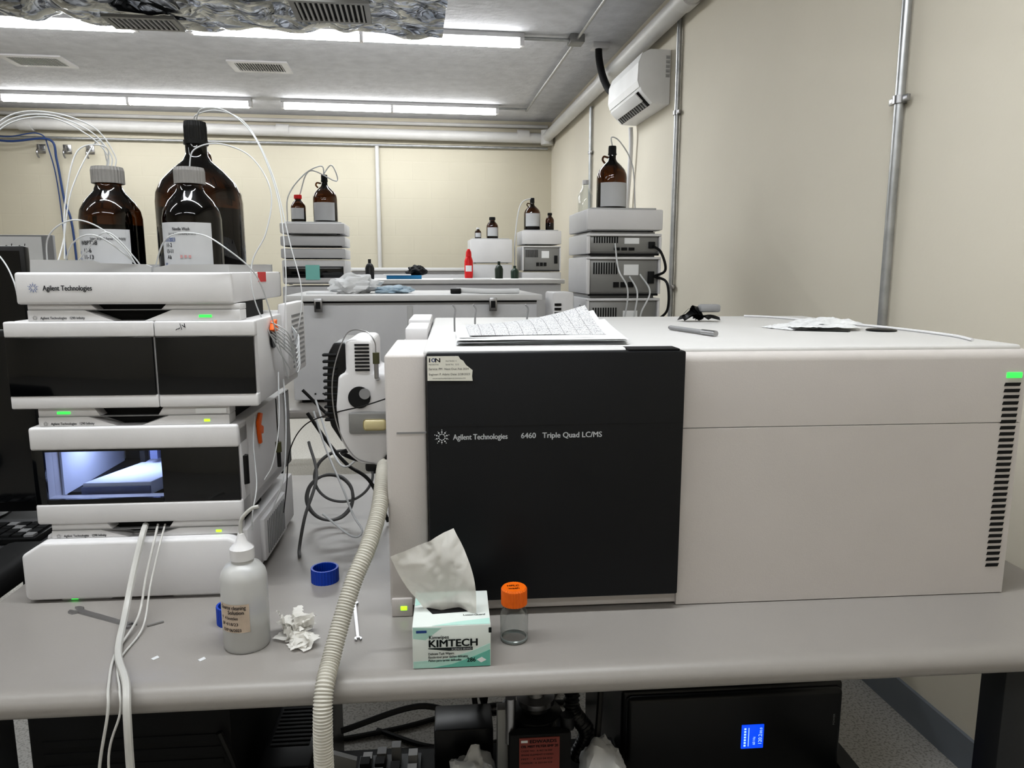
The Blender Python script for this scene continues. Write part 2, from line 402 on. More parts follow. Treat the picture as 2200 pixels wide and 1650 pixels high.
for i,xx in enumerate((-3.75,-3.5,-3.28)):
    solo(join('wall_hook',[box('a',xx-.04,xx+.04,YB-.012,YB,1.18,1.27,STEEL,.003),tube('a',[(xx,YB-.01,1.25),(xx,YB-.09,1.2),(xx,YB-.1,1.16),(xx,YB-.07,1.13)],.01,STEEL),tube('a',[(xx+.03,YB-.01,1.2),(xx+.03,YB-.1,1.19),(xx+.03,YB-.12,1.25)],.008,STEEL)]),'metal coat hook screwed to the block wall','hook',group='coat hooks on the block wall')
bluec=mat('blue_cable','#2F4573',.5)
solo(join('network_cable',[tube('c',[(-5.0,8.18,1.27),(-4.5,8.12,1.33),(-4.0,8.13,1.27),(-3.62,8.16,1.3),(-3.58,8.2,1.1),(-3.56,8.24,.7),(-3.5,8.24,.3),(-3.5,8.24,-EYE)],.011,bluec),
   tube('c',[(-5.0,8.14,1.33),(-4.4,8.11,1.36),(-4.0,8.11,1.31),(-3.7,8.13,1.35),(-3.64,8.19,1.2),(-3.6,8.24,.6),(-3.58,8.24,-EYE)],.006,bluec)]),'blue network cable bundle hanging down the block wall','cable')

# ================================================================ generic instruments
def bottle(cx,cy,z,h,r,kind,lab,capm=GCAP,lab_on=True,seg=32,group=None,labelz=(.12,.52),loop=-160,fill=.42):
    b=thing('solvent_bottle',lab,'bottle',(cx,cy,z),group)
    if kind=='media':
        pr=[(0,0),(r*.9,0),(r,.03*h),(r,.56*h),(r*.95,.63*h),(r*.78,.71*h),(r*.50,.79*h),(r*.42,.84*h),(r*.42,.88*h),(0,.88*h)]
        caph=(.86*h,h);cr=r*.50
    else:
        pr=[(0,0),(r*.92,0),(r,.03*h),(r,.50*h),(r*.97,.56*h),(r*.85,.63*h),(r*.6,.70*h),(r*.33,.76*h),(r*.25,.80*h),(r*.25,.9*h),(0,.9*h)]
        caph=(.88*h,h);cr=r*.25
    part(b,lathe('glass_body',cx,cy,z,pr,AMBER,seg),label='amber brown glass')
    lp=[(0,.01*h),(r*.88,.012*h),(r*.94,.04*h),(r*.94,fill*h),(0,fill*h)]
    part(b,lathe('liquid',cx,cy,z,lp,AMBERL,seg))
    part(b,lathe('cap',cx,cy,z,[(0,caph[0]),(cr,caph[0]),(cr,caph[1]-.006*h/.2),(cr*.94,caph[1]),(0,caph[1])],capm,56,False,.05))
    if kind!='media':
        part(b,lathe('cap_collar',cx,cy,z,[(0,.86*h),(cr*1.14,.86*h),(cr*1.14,.885*h),(0,.885*h)],capm,24))
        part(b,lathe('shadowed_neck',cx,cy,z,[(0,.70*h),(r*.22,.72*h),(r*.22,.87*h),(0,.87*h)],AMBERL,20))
        a=math.radians(loop)
        ex,ey=cx+r*.3*math.cos(a),cy+r*.3*math.sin(a);dx,dy=math.cos(a),math.sin(a)
        part(b,tube('finger_loop',[(ex,ey,z+.82*h),(ex+dx*r*.32,ey+dy*r*.32,z+.83*h),(ex+dx*r*.42,ey+dy*r*.42,z+.78*h),(ex+dx*r*.25,ey+dy*r*.25,z+.73*h)],r*.07,AMBER,6,8))
    if lab_on:
        part(b,cpatch('paper_label',cx,cy,r*1.012,math.radians(-150),math.radians(-35),z+labelz[0]*h,z+labelz[1]*h,LABEL))
    return b
def lc_front(x0,x1,y,d,z0,z1,name,lab,style):
    r=thing(name,lab,'laboratory instrument',((x0+x1)/2,y+d/2,z0))
    part(r,box('housing',x0,x1,y+.02,y+d,z0+.004,z1,FARW,.006))
    if style=='door':
        part(r,box('door',x0,x1,y,y+.02,z0+.012,z1-.002,WHITE,.006))
        part(r,box('dark_window',x0+.012,x1-.012,y-.002,y+.004,z0+(z1-z0)*.28,z1-(z1-z0)*.25,GLASSD,.001))
    elif style=='plain':
        part(r,box('front_panel',x0-.004,x1+.004,y,y+.022,z0+.006,z1-.001,FARW,.008))
        part(r,box('shadow_gap',x0+.02,x1-.02,y+.012,y+.03,z0,z0+.010,DARK))
    elif style=='tray':
        part(r,box('front_panel',x0-.004,x1+.004,y,y+.022,z0+.006,z1-.001,WHITE,.008))
        part(r,box('tray_rim',x0+.02,x1-.02,y+.03,y+d-.02,z1,z1+.008,LGREY,.003))
    elif style=='rear':
        part(r,box('rear_plate',x0+.015,x1-.015,y+.012,y+.022,z0+.012,z1-.012,CHAS,.001))
        w=x1-x0;h=z1-z0
        o=[box('s',x0+.03+i*.012,x0+.036+i*.012,y+.009,y+.013,z0+h*.55,z0+h*.85,DARK) for i in range(int((w*.35)/.012))]
        part(r,join('vent_slot',o))
        for i in range(3):
            part(r,box('connector_socket',x0+w*.36+i*.035,x0+w*.36+.026+i*.035,y+.006,y+.013,z0+h*.2,z0+h*.34,DARK))
        part(r,box('power_inlet',x1-.06,x1-.03,y+.003,y+.013,z0+h*.3,z0+h*.62,MATTE,.002))
        part(r,box('rating_label',x0+w*.5,x0+w*.5+.07,y+.010,y+.0125,z0+h*.52,z0+h*.8,PAPER))
        part(r,join('rear_rim',[box('e',x0,x0+.012,y,y+.03,z0+.004,z1-.0125,WHITE,.003),box('e',x1-.012,x1,y,y+.03,z0+.004,z1-.0125,WHITE,.003),box('e',x0,x1,y,y+.03,z1-.012,z1,WHITE,.003)]))
        part(r,box('shadow_gap',x0+.01,x1-.01,y+.008,y+.03,z0-.004,z0+.006,DARK))
    for fx in (x0+.03,x1-.05):
        part(r,box('foot',fx,fx+.02,y+.04,y+.06,z0,z0+.006,MATTE))
    return r
def bench(x0,x1,y0,y1,zt,lab):
    r=thing('lab_bench',lab,'table',((x0+x1)/2,(y0+y1)/2,-EYE))
    part(r,box('tabletop',x0,x1,y0,y1,zt-.04,zt,TABLE,.012,3))
    for lx in (x0+.05,x1-.11):
        for ly in (y0+.08,y1-.14):
            part(r,box('leg',lx,lx+.06,ly,ly+.06,-EYE,zt-.04,MATTE,.004))
        part(r,box('crossbar',lx+.01,lx+.05,y0+.14,y1-.14,-EYE+.12,-EYE+.17,MATTE,.003))
    part(r,box('rail',x0+.08,x1-.08,y1-.13,y1-.09,zt-.10,zt-.04,MATTE,.003))
    return r
bench(-.85,1.42,3.22,4.15,-.607,'grey laboratory bench carrying a large white instrument')
def ms_rear(x0,x1,y0,y1,z0,z1,lab,detail=True):
    r=thing('mass_spectrometer',lab,'laboratory instrument',((x0+x1)/2,(y0+y1)/2,z0))
    part(r,box('housing',x0,x1,y0,y1,z0+.015,z1-.03,FARW,.006))
    part(r,box('lid',x0-.02,x1+.02,y0-.03,y1,z1-.028,z1,MSTOP,.006))
    for fx in (x0+.03,x1-.08):
        for fy in (y0+.03,y1-.08):part(r,box('foot',fx,fx+.05,fy,fy+.05,z0,z0+.016,MATTE))
    if detail:
        part(r,box('lid_shadow_gap',x0+.002,x1-.002,y0-.001,y0+.004,z1-.036,z1-.028,DARK))
        for lx in (x0+.11,x1-.23):
            l=part(r,box('latch',lx,lx+.036,y0-.042,y0-.028,z1-.075,z1-.014,STEEL,.003));part(r,box('latch_slot',lx+.008,lx+.028,y0-.046,y0-.040,z1-.060,z1-.028,DARK),l)
        part(r,box('seam_strip',x0+.52,x0+.545,y0-.004,y0+.002,z0+.1,z1-.05,LGREY,.001))
        o=[disc('d',x0+.5325,y0-.006,z0+.13+i*.03,.004,DARK,k=8) for i in range(9)]+[disc('d',x0+.06+i*.035,y0-.003,z0+.045,.004,DARK,k=8) for i in range(30)]
        part(r,join('screw_hole_row',o))
    return r
ms_rear(-.555,.57,3.38,4.1,-.607,-.112,'long white instrument with hinged lid and latches on a bench')
SX0=.79
for i,(a,b,s) in enumerate([(-.607,-.42,'rear'),(-.42,-.13,'rear'),(-.115,.06,'rear'),(.07,.165,'rear'),(.175,.275,'tray')]):
    lc_front(SX0,1.14,3.3,.42,a,b,'chromatography_module','white instrument module with grey metal rear panel in a stack' if s=='rear' else 'white solvent tray on top of an instrument stack',s)
for a,b in ((-.13,-.115),(.06,.07),(.165,.175)):
    solo(box('spacer_plate',SX0+.02,1.12,3.34,3.7,a,b,LGREY,.002),'thin grey plate between two stacked modules','spacer')
for pts in ([(1.10,3.31,.11),(1.12,3.25,.08),(1.14,3.24,0),(1.11,3.31,-.03)],[(1.11,3.3,-.03),(1.15,3.24,-.06),(1.16,3.25,-.18),(1.12,3.3,-.24)],[(1.11,3.3,-.25),(1.16,3.25,-.3),(1.17,3.27,-.45),(1.2,3.3,-.607)]):
    solo(tube('electric_cable',pts,.006,CABB,8,8),'black cable plugged into the instrument stack','cable')
for pts in ([(.92,3.31,.12),(.92,3.24,.0),(.96,3.22,-.1),(.95,3.28,-.3)],[(.99,3.3,-.03),(1.01,3.24,-.1),(1.0,3.24,-.2),(1.01,3.3,-.28)],[(1.04,3.3,-.02),(1.07,3.24,-.1),(1.03,3.24,-.2),(1.05,3.3,-.3)]):
    solo(tube('signal_cable',pts,.004,TUBEM,8,8),'pale signal cable looping over the rear panels','cable')
bottle(.95,3.5,.283,.30,.072,'jug','large amber glass jug on the instrument stack',MATTE,labelz=(.05,.42),loop=-165)
r=thing('solvent_bottle','clear glass bottle beside the amber jug','bottle',(.85,3.6,.283));part(r,lathe('glass_body',.85,3.62,.283,[(0,0),(.035,0),(.037,.08),(.016,.12),(.013,.14)],GLASS,caps=False));part(r,lathe('cap',.85,3.62,.283,[(0,.135),(.016,.135),(.016,.155),(0,.155)],WHITE))
solo(tube('solvent_tubing',[(.95,3.5,.58),(.94,3.48,.62),(.99,3.5,.6),(1.07,3.56,.5),(1.1,3.6,.3)],.003,TUBEM),'thin clear tubing from the amber jug','tube')
bench(-1.3,1.42,4.62,5.5,-.607,'grey laboratory bench with instruments on it')
for a,b,s in [(-.607,-.44,'plain'),(-.43,-.27,'door'),(-.26,-.10,'plain'),(-.09,.06,'door'),(.065,.13,'plain'),(.14,.205,'plain'),(.215,.285,'tray')]:
    t=lc_front(-.80,-.42,4.65,.4,a,b,'chromatography_module','white stacked instrument module with dark window' if s=='door' else 'plain white stacked instrument module',s)
    if (a,s)==(-.09,'door'):part(t,box('sticky_note',-.66,-.575,4.642,4.646,-.06,.03,mat('teal_note','#8FD0C8',.8)),label='teal sticky note')
bottle(-.55,4.85,.293,.30,.075,'jug','amber glass jug on the instrument stack',MATTE,labelz=(.05,.42))
bottle(-.71,4.8,.293,.17,.045,'media','amber bottle with red cap on the instrument stack',RED)
solo(tube('solvent_tubing',[(-.55,4.85,.59),(-.56,4.8,.64),(-.66,4.75,.58),(-.76,4.75,.45),(-.78,4.8,.3)],.004,TUBEM),'looping clear tubing over the solvent bottles','tube')
solo(tube('solvent_tubing',[(-.56,4.85,.59),(-.5,4.83,.65),(-.47,4.8,.55),(-.62,4.72,.6),(-.7,4.8,.46)],.004,TUBEM),'looping clear tubing over the solvent bottles','tube')
ms_rear(-.32,.95,4.7,5.45,-.607,-.06,'white instrument housing with flat top on a bench',False)
bench(-.6,1.5,6.6,7.5,-.607,'laboratory bench along the far end of the room')
ms_rear(-.55,.50,6.65,7.4,-.607,.02,'white instrument housing on the far bench',False)
for x0,x1,zz in ((1.0,1.36,[(-.607,-.3,'plain'),(-.29,-.02,'plain'),(-.01,.22,'rear'),(.23,.36,'tray')]),(.52,.9,[(-.607,-.25,'plain'),(-.24,.05,'plain'),(.06,.28,'tray')])):
    for a,b,s in zz:
        lc_front(x0,x1,6.75,.4,a,b,'chromatography_module','white instrument module in a stack near the far wall',s)
bottle(1.12,6.95,.37,.30,.078,'jug','amber glass jug on a far instrument stack',MATTE)
bottle(1.28,6.9,.37,.16,.04,'media','small amber bottle on a far instrument stack',MATTE,lab_on=False)
bottle(.74,6.95,.29,.2,.055,'media','dark amber bottle on a far instrument stack',MATTE)
bottle(.6,6.9,.29,.1,.03,'media','small amber bottle with white cap on a far stack',WHITE)
solo(tube('solvent_tubing',[(1.12,6.95,.67),(1.0,6.9,.6),(.95,6.9,.3),(.94,6.85,.0)],.006,TUBEM),'clear tubing hanging off a far stack','tube')
r=thing('squeeze_bottle','red plastic squeeze bottle standing on a white instrument','bottle',(.37,5.0,-.06))
part(r,lathe('body',.37,5.0,-.06,[(0,0),(.026,0),(.029,.02),(.029,.12),(.023,.14),(.018,.15),(0,.15)],RED));part(r,lathe('cap',.37,5.0,-.06,[(0,.15),(.020,.15),(.018,.18),(.008,.20),(0,.20)],RED));part(r,cpatch('label',.37,5.0,.0295,math.radians(-140),math.radians(-50),-.01,.03,PAPER))
for xx,yy,c,hh,lb in ((.60,5.2,'#18261C',.12,'dark green'),(.72,5.25,'#22352A',.09,'dark green'),(-.29,4.95,'#1c1c1e',.13,'black')):
    solo(lathe('gas_cylinder',xx,yy,-.06,[(0,0),(.028,0),(.03,hh*.55),(.022,hh*.72),(.01,hh*.8),(.01,hh),(0,hh)],mat('cyl'+c,c,.4)),'small '+lb+' metal cylinder with narrow neck','cylinder')
def lump(name,cx,cy,cz,sx,sy,sz,m,amp=.3,fr=2.2,sub=4,seed=0,sm=True):
    bm=bmesh.new();bmesh.ops.create_icosphere(bm,subdivisions=sub,radius=1)
    for v in bm.verts:
        p=v.co.copy();d=1+amp*noise.noise(p*fr+Vector((seed,0,0)))+amp*.6*abs(noise.noise(p*fr*2.6+Vector((0,seed,0))))
        v.co=Vector((cx+p.x*d*sx,cy+p.y*d*sy,cz+max(0,(p.z*d+.75))*sz))
    return obj(name,bm,m,sm)
def wad(name,cx,cy,cz,s,h,m,seed,n=7):
    """crumpled sheets: several creased folded leaves"""
    rn=random.Random(seed);o=[]
    for k in range(n):
        bm=bmesh.new();N=12;V=[];a=rn.uniform(0,6.28);b=rn.uniform(.2,1.0);ox,oy=rn.uniform(-.4,.4)*s,rn.uniform(-.4,.4)*s;oz=rn.uniform(.1,.6)*h;sd=rn.uniform(0,50);w=rn.uniform(.65,.95)*s
        for i in range(N+1):
            row=[]
            for j in range(N+1):
                u,v=(i/N-.5)*2*w,(j/N-.5)*2*w*.75
                f=w*.38*math.sin(u/w*3+sd)+w*.5*abs(noise.noise(Vector((u/w*1.6+sd,v/w*1.6,0))))+w*.12*noise.noise(Vector((u/w*5,v/w*5,sd)))
                p=Vector((u*math.cos(b)-f*math.sin(b),v,u*math.sin(b)+f*math.cos(b)))
                x=p.x*math.cos(a)-p.y*math.sin(a);y=p.x*math.sin(a)+p.y*math.cos(a)
                z=oz+p.z*.6
                row.append(bm.verts.new((cx+ox+x*.8,cy+oy+y*.8,cz+min(h,max(.0005+.001*k,z)))))
            V.append(row)
        for i in range(N):
            for j in range(N):bm.faces.new((V[i][j],V[i+1][j],V[i+1][j+1],V[i][j+1]))
        o.append(obj('l',bm,m,True))
    return join(name,o)
solo(lump('cloth',-.29,3.65,-.112,.11,.1,.05,PAPER,.4),'crumpled white cloth on the instrument lid','cloth')
solo(lump('cloth',-.1,3.6,-.112,.08,.06,.02,mat('pale_blue_cloth','#B9CCDA',.8),.5,seed=4),'pale blue glove heap on the instrument lid','cloth')
r=thing('tissue_box','flat blue box with a white sheet on top','box',(.02,5,-.06));part(r,box('carton',-.18,.05,4.9,5.05,-.06,-.035,mat('cyan_box','#2F80B0',.6),.002));part(r,box('paper_sheet',-.2,-.02,4.88,5.0,-.035,-.027,PAPER))
solo(lump('glove',.02,5.0,-.035,.06,.05,.035,MATTE,.4,seed=9),'black rubber glove on a blue box','glove')
solo(box('paper_sheet',.25,.5,4.75,4.95,-.06,-.055,PAPER),'white paper sheet on the instrument top','paper')
solo(join('hand_tool',[tube('t',[(.2,3.5,-.095),(.35,3.48,-.1),(.5,3.5,-.1)],.012,PAPER),box('t',.17,.22,3.47,3.51,-.112,-.085,BLACK,.005)]),'white handled tool lying on the instrument lid','tool')
solo(box('notebook',-.50,-.36,3.5,3.65,-.112,-.104,PAPER,.001),'white paper pad on the instrument lid','paper')
r=thing('fan_unit','small white ventilated housing with curved grille beside a bench','fan',(.68,3.3,-.607))
part(r,box('housing',.62,.72,3.26,3.45,-.607,-.1,WHITE,.01));part(r,join('grille',[box('g',.63,.66,3.254,3.26,-.36+i*.02,-.35+i*.02,DARK) for i in range(11)]))

# ================================================================ FRONT BENCH (bench frame)
FR='T'
TZ=-.607
def front_bench():
    r=thing('lab_bench','grey laminate laboratory bench with thick rounded edge','table',(.15,1.5,-EYE))
    x0,x1=-.84,1.16
    pf=[(2.15,TZ),(1.055,TZ)]
    for i in range(1,12):
        a=math.pi*i/12;pf.append((1.045-.03*math.sin(a),TZ-.023+.023*math.cos(a)))
    pf+=[(1.055,TZ-.046),(2.15,TZ-.046)]
    smooth(part(r,prism('tabletop',pf,'X',x0,x1,TABLE)))
    lg=mat('leg_charcoal','#26282B',.5)
    for lx in (x0+.03,x1-.185):
        for ly in (1.12,2.0):part(r,box('leg',lx,lx+.07,ly,ly+.06,-EYE,TZ-.046,lg,.004))
        part(r,box('crossbar',lx+.01,lx+.06,1.18,2.0,-EYE+.1,-EYE+.16,lg,.003))
    part(r,box('rail',x0+.1,x1-.23,2.02,2.06,TZ-.11,TZ-.046,lg,.003))
front_bench()
def spectrometer():
    r=thing('mass_spectrometer','large white bench instrument with black front door','laboratory instrument',(.46,1.62,TZ))
    part(r,box('housing',-.108,1.03,1.236,2.0,-.598,-.15,MSW,.008))
    c=.018;pf=[(1.32,-.2748),(1.223,-.2748)]
    for i in range(7):
        a=math.pi/2*i/6;pf.append((1.223+c-c*math.cos(a),-.141-c+c*math.sin(a)))
    pf.append((1.32,-.141))
    smooth(part(r,prism('upper_front_panel',pf,'X',.401,1.036,MSW)))
    part(r,box('lower_front_panel',.401,1.036,1.223,1.30,-.606,-.2762,MSW,.0008,1))
    part(r,box('base_strip',-.05,.405,1.228,1.30,-.603,-.582,MSW,.002))
    part(r,box('side_cover',-.115,-.046,1.223,1.50,-.590,-.141,MSW,.005,3))
    part(r,box('groove',-.097,-.046,1.2224,1.2245,-.2765,-.2735,GREY))
    part(r,box('groove',.40,.992,1.2245,1.24,-.277,-.274,GREY))
    part(r,join('front_door',[box('d',-.044,.399,1.208,1.236,-.578,-.137,NAVY,.003),box('d',-.043,.398,1.2076,1.209,-.2622,-.2616,DARK)]),label='black front door')
    part(r,box('door_handle_recess',.30,.39,1.215,1.26,-.137,-.1335,DARK,.001))
    part(r,box('lid',-.05,1.034,1.236,2.08,-.150,-.134,MSTOP,.006,3))
    part(r,join('hinge_cover',[box('h',-.10,-.052,1.55,1.72,-.15,-.122,WHITE,.004),box('h',-.105,-.052,1.76,1.98,-.15,-.118,WHITE,.004)]))
    o=[];n=31
    for i in range(n):
        z=-.205-i*(.345/(n-1));x=.996-.0*i;w=.030-.005*i/(n-1);o.append(prism('s',[(x,z-.003),(x+w,z-.003),(x+w+.002,z+.0032),(x+.002,z+.0032)],'Y',1.2222,1.2235,DARK))
    part(r,join('cooling_vent',o))  # slots stand proud, the shade of a recess put into their dark colour
    part(r,box('status_light',.999,1.028,1.2215,1.2235,-.193,-.183,GREENLED,.0004),label='lit green status light')
    part(r,box('foot',-.113,-.076,1.218,1.26,TZ,-.573,MSW,.003));part(r,box('foot',.97,1.02,1.31,1.35,TZ,-.598,MATTE));part(r,box('foot',-.09,-.04,1.93,1.98,TZ,-.598,MATTE));part(r,box('foot',.97,1.02,1.93,1.98,TZ,-.598,MATTE))
    part(r,box('status_light',-.097,-.086,1.2165,1.2185,-.594,-.587,YLED,.0003))
    y=1.2075
    part(r,spark(-.020,y,-.280,.0135,WTXT))
    part(r,join('printed_text',[txt('Agilent Technologies',front(-.001,y,-.285),.0135,WTXT,.0925,.024),
        txt('6460',front(.1145,y,-.2845),.0135,WTXT,.025,.024),txt('Triple Quad LC/MS',front(.1515,y,-.2845),.0135,WTXT,.103,.024)]),label='white printed lettering')
    st=prism('service_sticker',[(-.0425,-.142),(.0095,-.142),(.0125,-.147),(.0175,-.150),(.022,-.157),(.033,-.166),(.032,-.176),(.033,-.184),(-.0425,-.183)],'Y',1.2070,1.2079,mat('sticker_cream','#E0DFD6',.6))
    part(r,st,label='cream service sticker with handwriting')
    yy=1.2068
    part(r,join('sticker_writing',[txt('I  N',front(-.040,yy,-.152),.010,INK,.018,.03),txt('O',front(-.0355,yy,-.1515),.009,BLUEINK,.006,.03),txt('PREVENTIVE',front(-.040,yy,-.157),.003,GTXT),
       txt('Asset Number:  6',front(-.012,yy,-.151),.0034,INK,.018),txt('Serial No:  1212',front(-.012,yy,-.157),.0034,INK),txt('Service: PM',front(-.040,yy,-.165),.0052,INK,.022),
       txt('Next Due: Feb 2024',front(-.014,yy,-.165),.0048,INK,.04),txt('Engineer: P. Adams',front(-.040,yy,-.174),.0052,INK,.034),txt('Date: 2/28/2023',front(-.004,yy,-.174),.0048,INK,.032),
       txt('WWW.INSTRUMENTSERVICE.COM/ION.HTM',front(-.034,yy,-.1805),.003,INK,.055)]),label='handwritten and printed sticker text')
    pf=[(-.207,-.190),(-.193,-.183),(-.193,-.130),(-.186,-.123),(-.150,-.123),(-.144,-.130),(-.144,-.183),(-.118,-.187),(-.118,-.335),(-.140,-.357),(-.172,-.355),(-.192,-.338),(-.206,-.31),(-.213,-.25)]
    s=part(r,prism('ion_source',pf,'Y',1.32,1.47,WHITE,.006,3),label='white ion source housing bolted to the side')
    bk=[(-.193,-.132),(-.215,-.13),(-.226,-.15),(-.230,-.2),(-.232,-.25),(-.226,-.285),(-.206,-.318),(-.20,-.25),(-.195,-.19)]
    part(r,prism('black_cover',bk,'Y',1.335,1.50,BLACK,.004),s)
    part(r,join('cover_rib',[box('g',-.236,-.21,1.33,1.345,-.155-i*.012,-.150-i*.012,MATTE,.002) for i in range(11)]),s)
    part(r,join('vent_slot',[box('g',-.176,-.150,1.3185,1.3205,-.135-i*.0065,-.1315-i*.0065,DARK) for i in range(8)]),s)
    part(r,cyl('dark_port',(-.170,1.316,-.229),(-.170,1.325,-.229),.020,MATTE,28),s)
    part(r,cyl('port_disc',(-.160,1.315,-.222),(-.160,1.3165,-.222),.010,GREY,20),s)
    part(r,box('window_frame',-.190,-.118,1.312,1.325,-.296,-.256,CHAS,.004),s)
    part(r,box('source_window',-.164,-.122,1.308,1.316,-.289,-.268,mat('amber_window','#C9BE95',.2),.006,3),s,label='yellowish glass window')
    part(r,box('black_base',-.165,-.118,1.325,1.44,-.372,-.353,BLACK,.006),s)
    part(r,prism('black_bracket',[(-.150,-.372),(-.118,-.372),(-.118,-.325),(-.128,-.345)],'Y',1.316,1.33,BLACK,.001),s)
    part(r,join('fitting',[cyl('f',(-.136,1.30,-.19),(-.136,1.30,-.165),.004,STEEL),cyl('f',(-.136,1.30,-.165),(-.136,1.30,-.145),.006,mat('olive_fitting','#4A4A30',.5)),cyl('f',(-.136,1.32,-.195),(-.136,1.30,-.19),.004,STEEL)]),s)
spectrometer()
def papersheet(x0,x1,y0,y1,z,curl,m,seed=0,rot=0.):
    bm=bmesh.new();n=18;V=[]
    cx,cy=(x0+x1)/2,(y0+y1)/2
    for i in range(n+1):
        row=[]
        for j in range(n+1):
            u,v=i/n,j/n;x=x0+(x1-x0)*u;y=y0+(y1-y0)*v
            dz=curl*(.15+1.1*u*u)*v**1.3*1.1+curl*.25*math.sin(math.pi*u)*math.sin(math.pi*v)+.0015*noise.noise(Vector((x*9+seed,y*9,0)))
            dx,dy=x-cx,y-cy;row.append(bm.verts.new((cx+dx*math.cos(rot)-dy*math.sin(rot),cy+dx*math.sin(rot)+dy*math.cos(rot),z+max(0,dz))))
        V.append(row)
    for i in range(n):
        for j in range(n):bm.faces.new((V[i][j],V[i+1][j],V[i+1][j+1],V[i][j+1]))
    return obj('paper_sheet',bm,m,True)
def gridpaper():
    m=bpy.data.materials.new('printed_form');m.use_nodes=True;nt=m.node_tree;n=nt.nodes;l=nt.links
    tc=n.new('ShaderNodeTexCoord');br=n.new('ShaderNodeTexBrick');br.offset=0
    br.inputs['Scale'].default_value=1;br.inputs['Brick Width'].default_value=.026;br.inputs['Row Height'].default_value=.0075;br.inputs['Mortar Size'].default_value=.0005
    br.inputs['Color1'].default_value=lin('#DEDEDF');br.inputs['Color2'].default_value=lin('#DADADC');br.inputs['Mortar'].default_value=lin('#7A7A7C')
    nz=n.new('ShaderNodeTexNoise');nz.inputs['Scale'].default_value=420;nz.inputs['Detail'].default_value=1;l.new(tc.outputs['Object'],nz.inputs['Vector'])
    rp=n.new('ShaderNodeValToRGB');rp.color_ramp.elements[0].position=.38;rp.color_ramp.elements[0].color=(.2,.2,.22,1);rp.color_ramp.elements[1].position=.46;rp.color_ramp.elements[1].color=(1,1,1,1)
    l.new(nz.outputs['Fac'],rp.inputs['Fac']);mx=n.new('ShaderNodeMixRGB');mx.blend_type='MULTIPLY';mx.inputs[0].default_value=.8
    l.new(tc.outputs['Object'],br.inputs['Vector']);l.new(br.outputs['Color'],mx.inputs[1]);l.new(rp.outputs['Color'],mx.inputs[2]);l.new(mx.outputs[0],n['Principled BSDF'].inputs['Base Color']);n['Principled BSDF'].inputs['Roughness'].default_value=.8
    return m
GP=gridpaper()
ps=[papersheet(.008,.318,1.29,1.50,-.1325+i*.0022,.004*i,PAPER,i,math.radians(1.2*(i%3)-1)) for i in range(5)]
solo(join('paper_stack',ps),'stack of curled paper sheets on the white instrument','paper',(.16,1.4,-.134))
solo(papersheet(.016,.300,1.315,1.56,-.122,.026,PAPER,8,math.radians(-2)),'blank sheet beneath the printed form','paper')
solo(papersheet(.030,.285,1.335,1.54,-.119,.032,GP,5,math.radians(1)),'printed table form curling up on top of the stack','paper')
for x in (.005,.050,.165,.285):
    solo(tube('binder_prong',[(x,1.60,-.134),(x,1.60,-.105),(x+.002,1.60,-.085),(x-.004,1.598,-.075)],.002,GREY,6,8),'thin metal binder prong standing beside the papers','binder prong',group='binder prongs by the papers')
LT=-.134
r=thing('marker_pen','grey metal marker pen lying on the instrument','pen',(.518,1.52,LT))
part(r,cyl('barrel',(.490,1.60,LT+.006),(.522,1.47,LT+.006),.005,GREY,16));part(r,cyl('pen_cap',(.520,1.475,LT+.0065),(.532,1.43,LT+.0065),.006,STEEL,16));part(r,cyl('end_plug',(.489,1.604,LT+.006),(.490,1.60,LT+.006),.004,BLACK,12))
def crumple_strips():
    o=[];rn=random.Random(4)
    for i in range(13):
        bm=bmesh.new();a=rn.uniform(0,6.28);L=rn.uniform(.04,.07);w=rn.uniform(.008,.018);cx,cy=.645,1.86;V=[]
        ph=rn.uniform(0,3);up=rn.uniform(.008,.042)
        for k in range(9):
            t=k/8;p=Vector((cx+math.cos(a)*L*(t-.15),cy+math.sin(a)*L*(t-.15)*.7,LT+.004+up*math.sin(t*2.4+.2)*(1-.3*t)))
            n=Vector((-math.sin(a),math.cos(a),.5*math.sin(ph+3*t))).normalized()
            V.append((bm.verts.new(p+n*w),bm.verts.new(p-n*w*.6)))
        for A,B in zip(V,V[1:]):bm.faces.new((A[0],A[1],B[1],B[0]))
        o.append(obj('s',bm,BLACK,True))
    for ob in o:
        for v in ob.data.vertices:v.co.z=max(v.co.z,LT+.0005)
    return join('foil_wrapper',o)
r=thing('torn_wrapper','crumpled black wrapper with silver piece on the instrument','wrapper',(.652,1.86,LT));part(r,crumple_strips());part(r,box('silver_piece',.645,.70,1.85,1.88,LT+.025,LT+.045,GREY,.006))
bagm=mat('plastic_bag','#DCDDDE',.4,var=.14,vs=60,bump=.5,bs=70,bd=.005)
def bag(x,y,w,d,z,seed,rot):
    bm=bmesh.new();n=22;V=[]
    for i in range(n+1):
        row=[]
        for j in range(n+1):
            u,v=i/n-.5,j/n-.5;e=max(0,(1-(2*u)**4)*(1-(2*v)**4))
            dz=.008*e+.008*e*noise.noise(Vector((u*7+seed,v*7,0)))+.003*abs(noise.noise(Vector((u*18,v*18,seed))))
            X,Y=u*w*(1+.08*noise.noise(Vector((v*5,seed,0)))),v*d*(1+.12*noise.noise(Vector((u*5,seed,3))))
            row.append(bm.verts.new((x+X*math.cos(rot)-Y*math.sin(rot),y+X*math.sin(rot)+Y*math.cos(rot),z+max(0,dz))))
        V.append(row)
    for i in range(n):
        for j in range(n):bm.faces.new((V[i][j],V[i+1][j],V[i+1][j+1],V[i][j+1]))
    return obj('plastic_bag',bm,bagm,True)
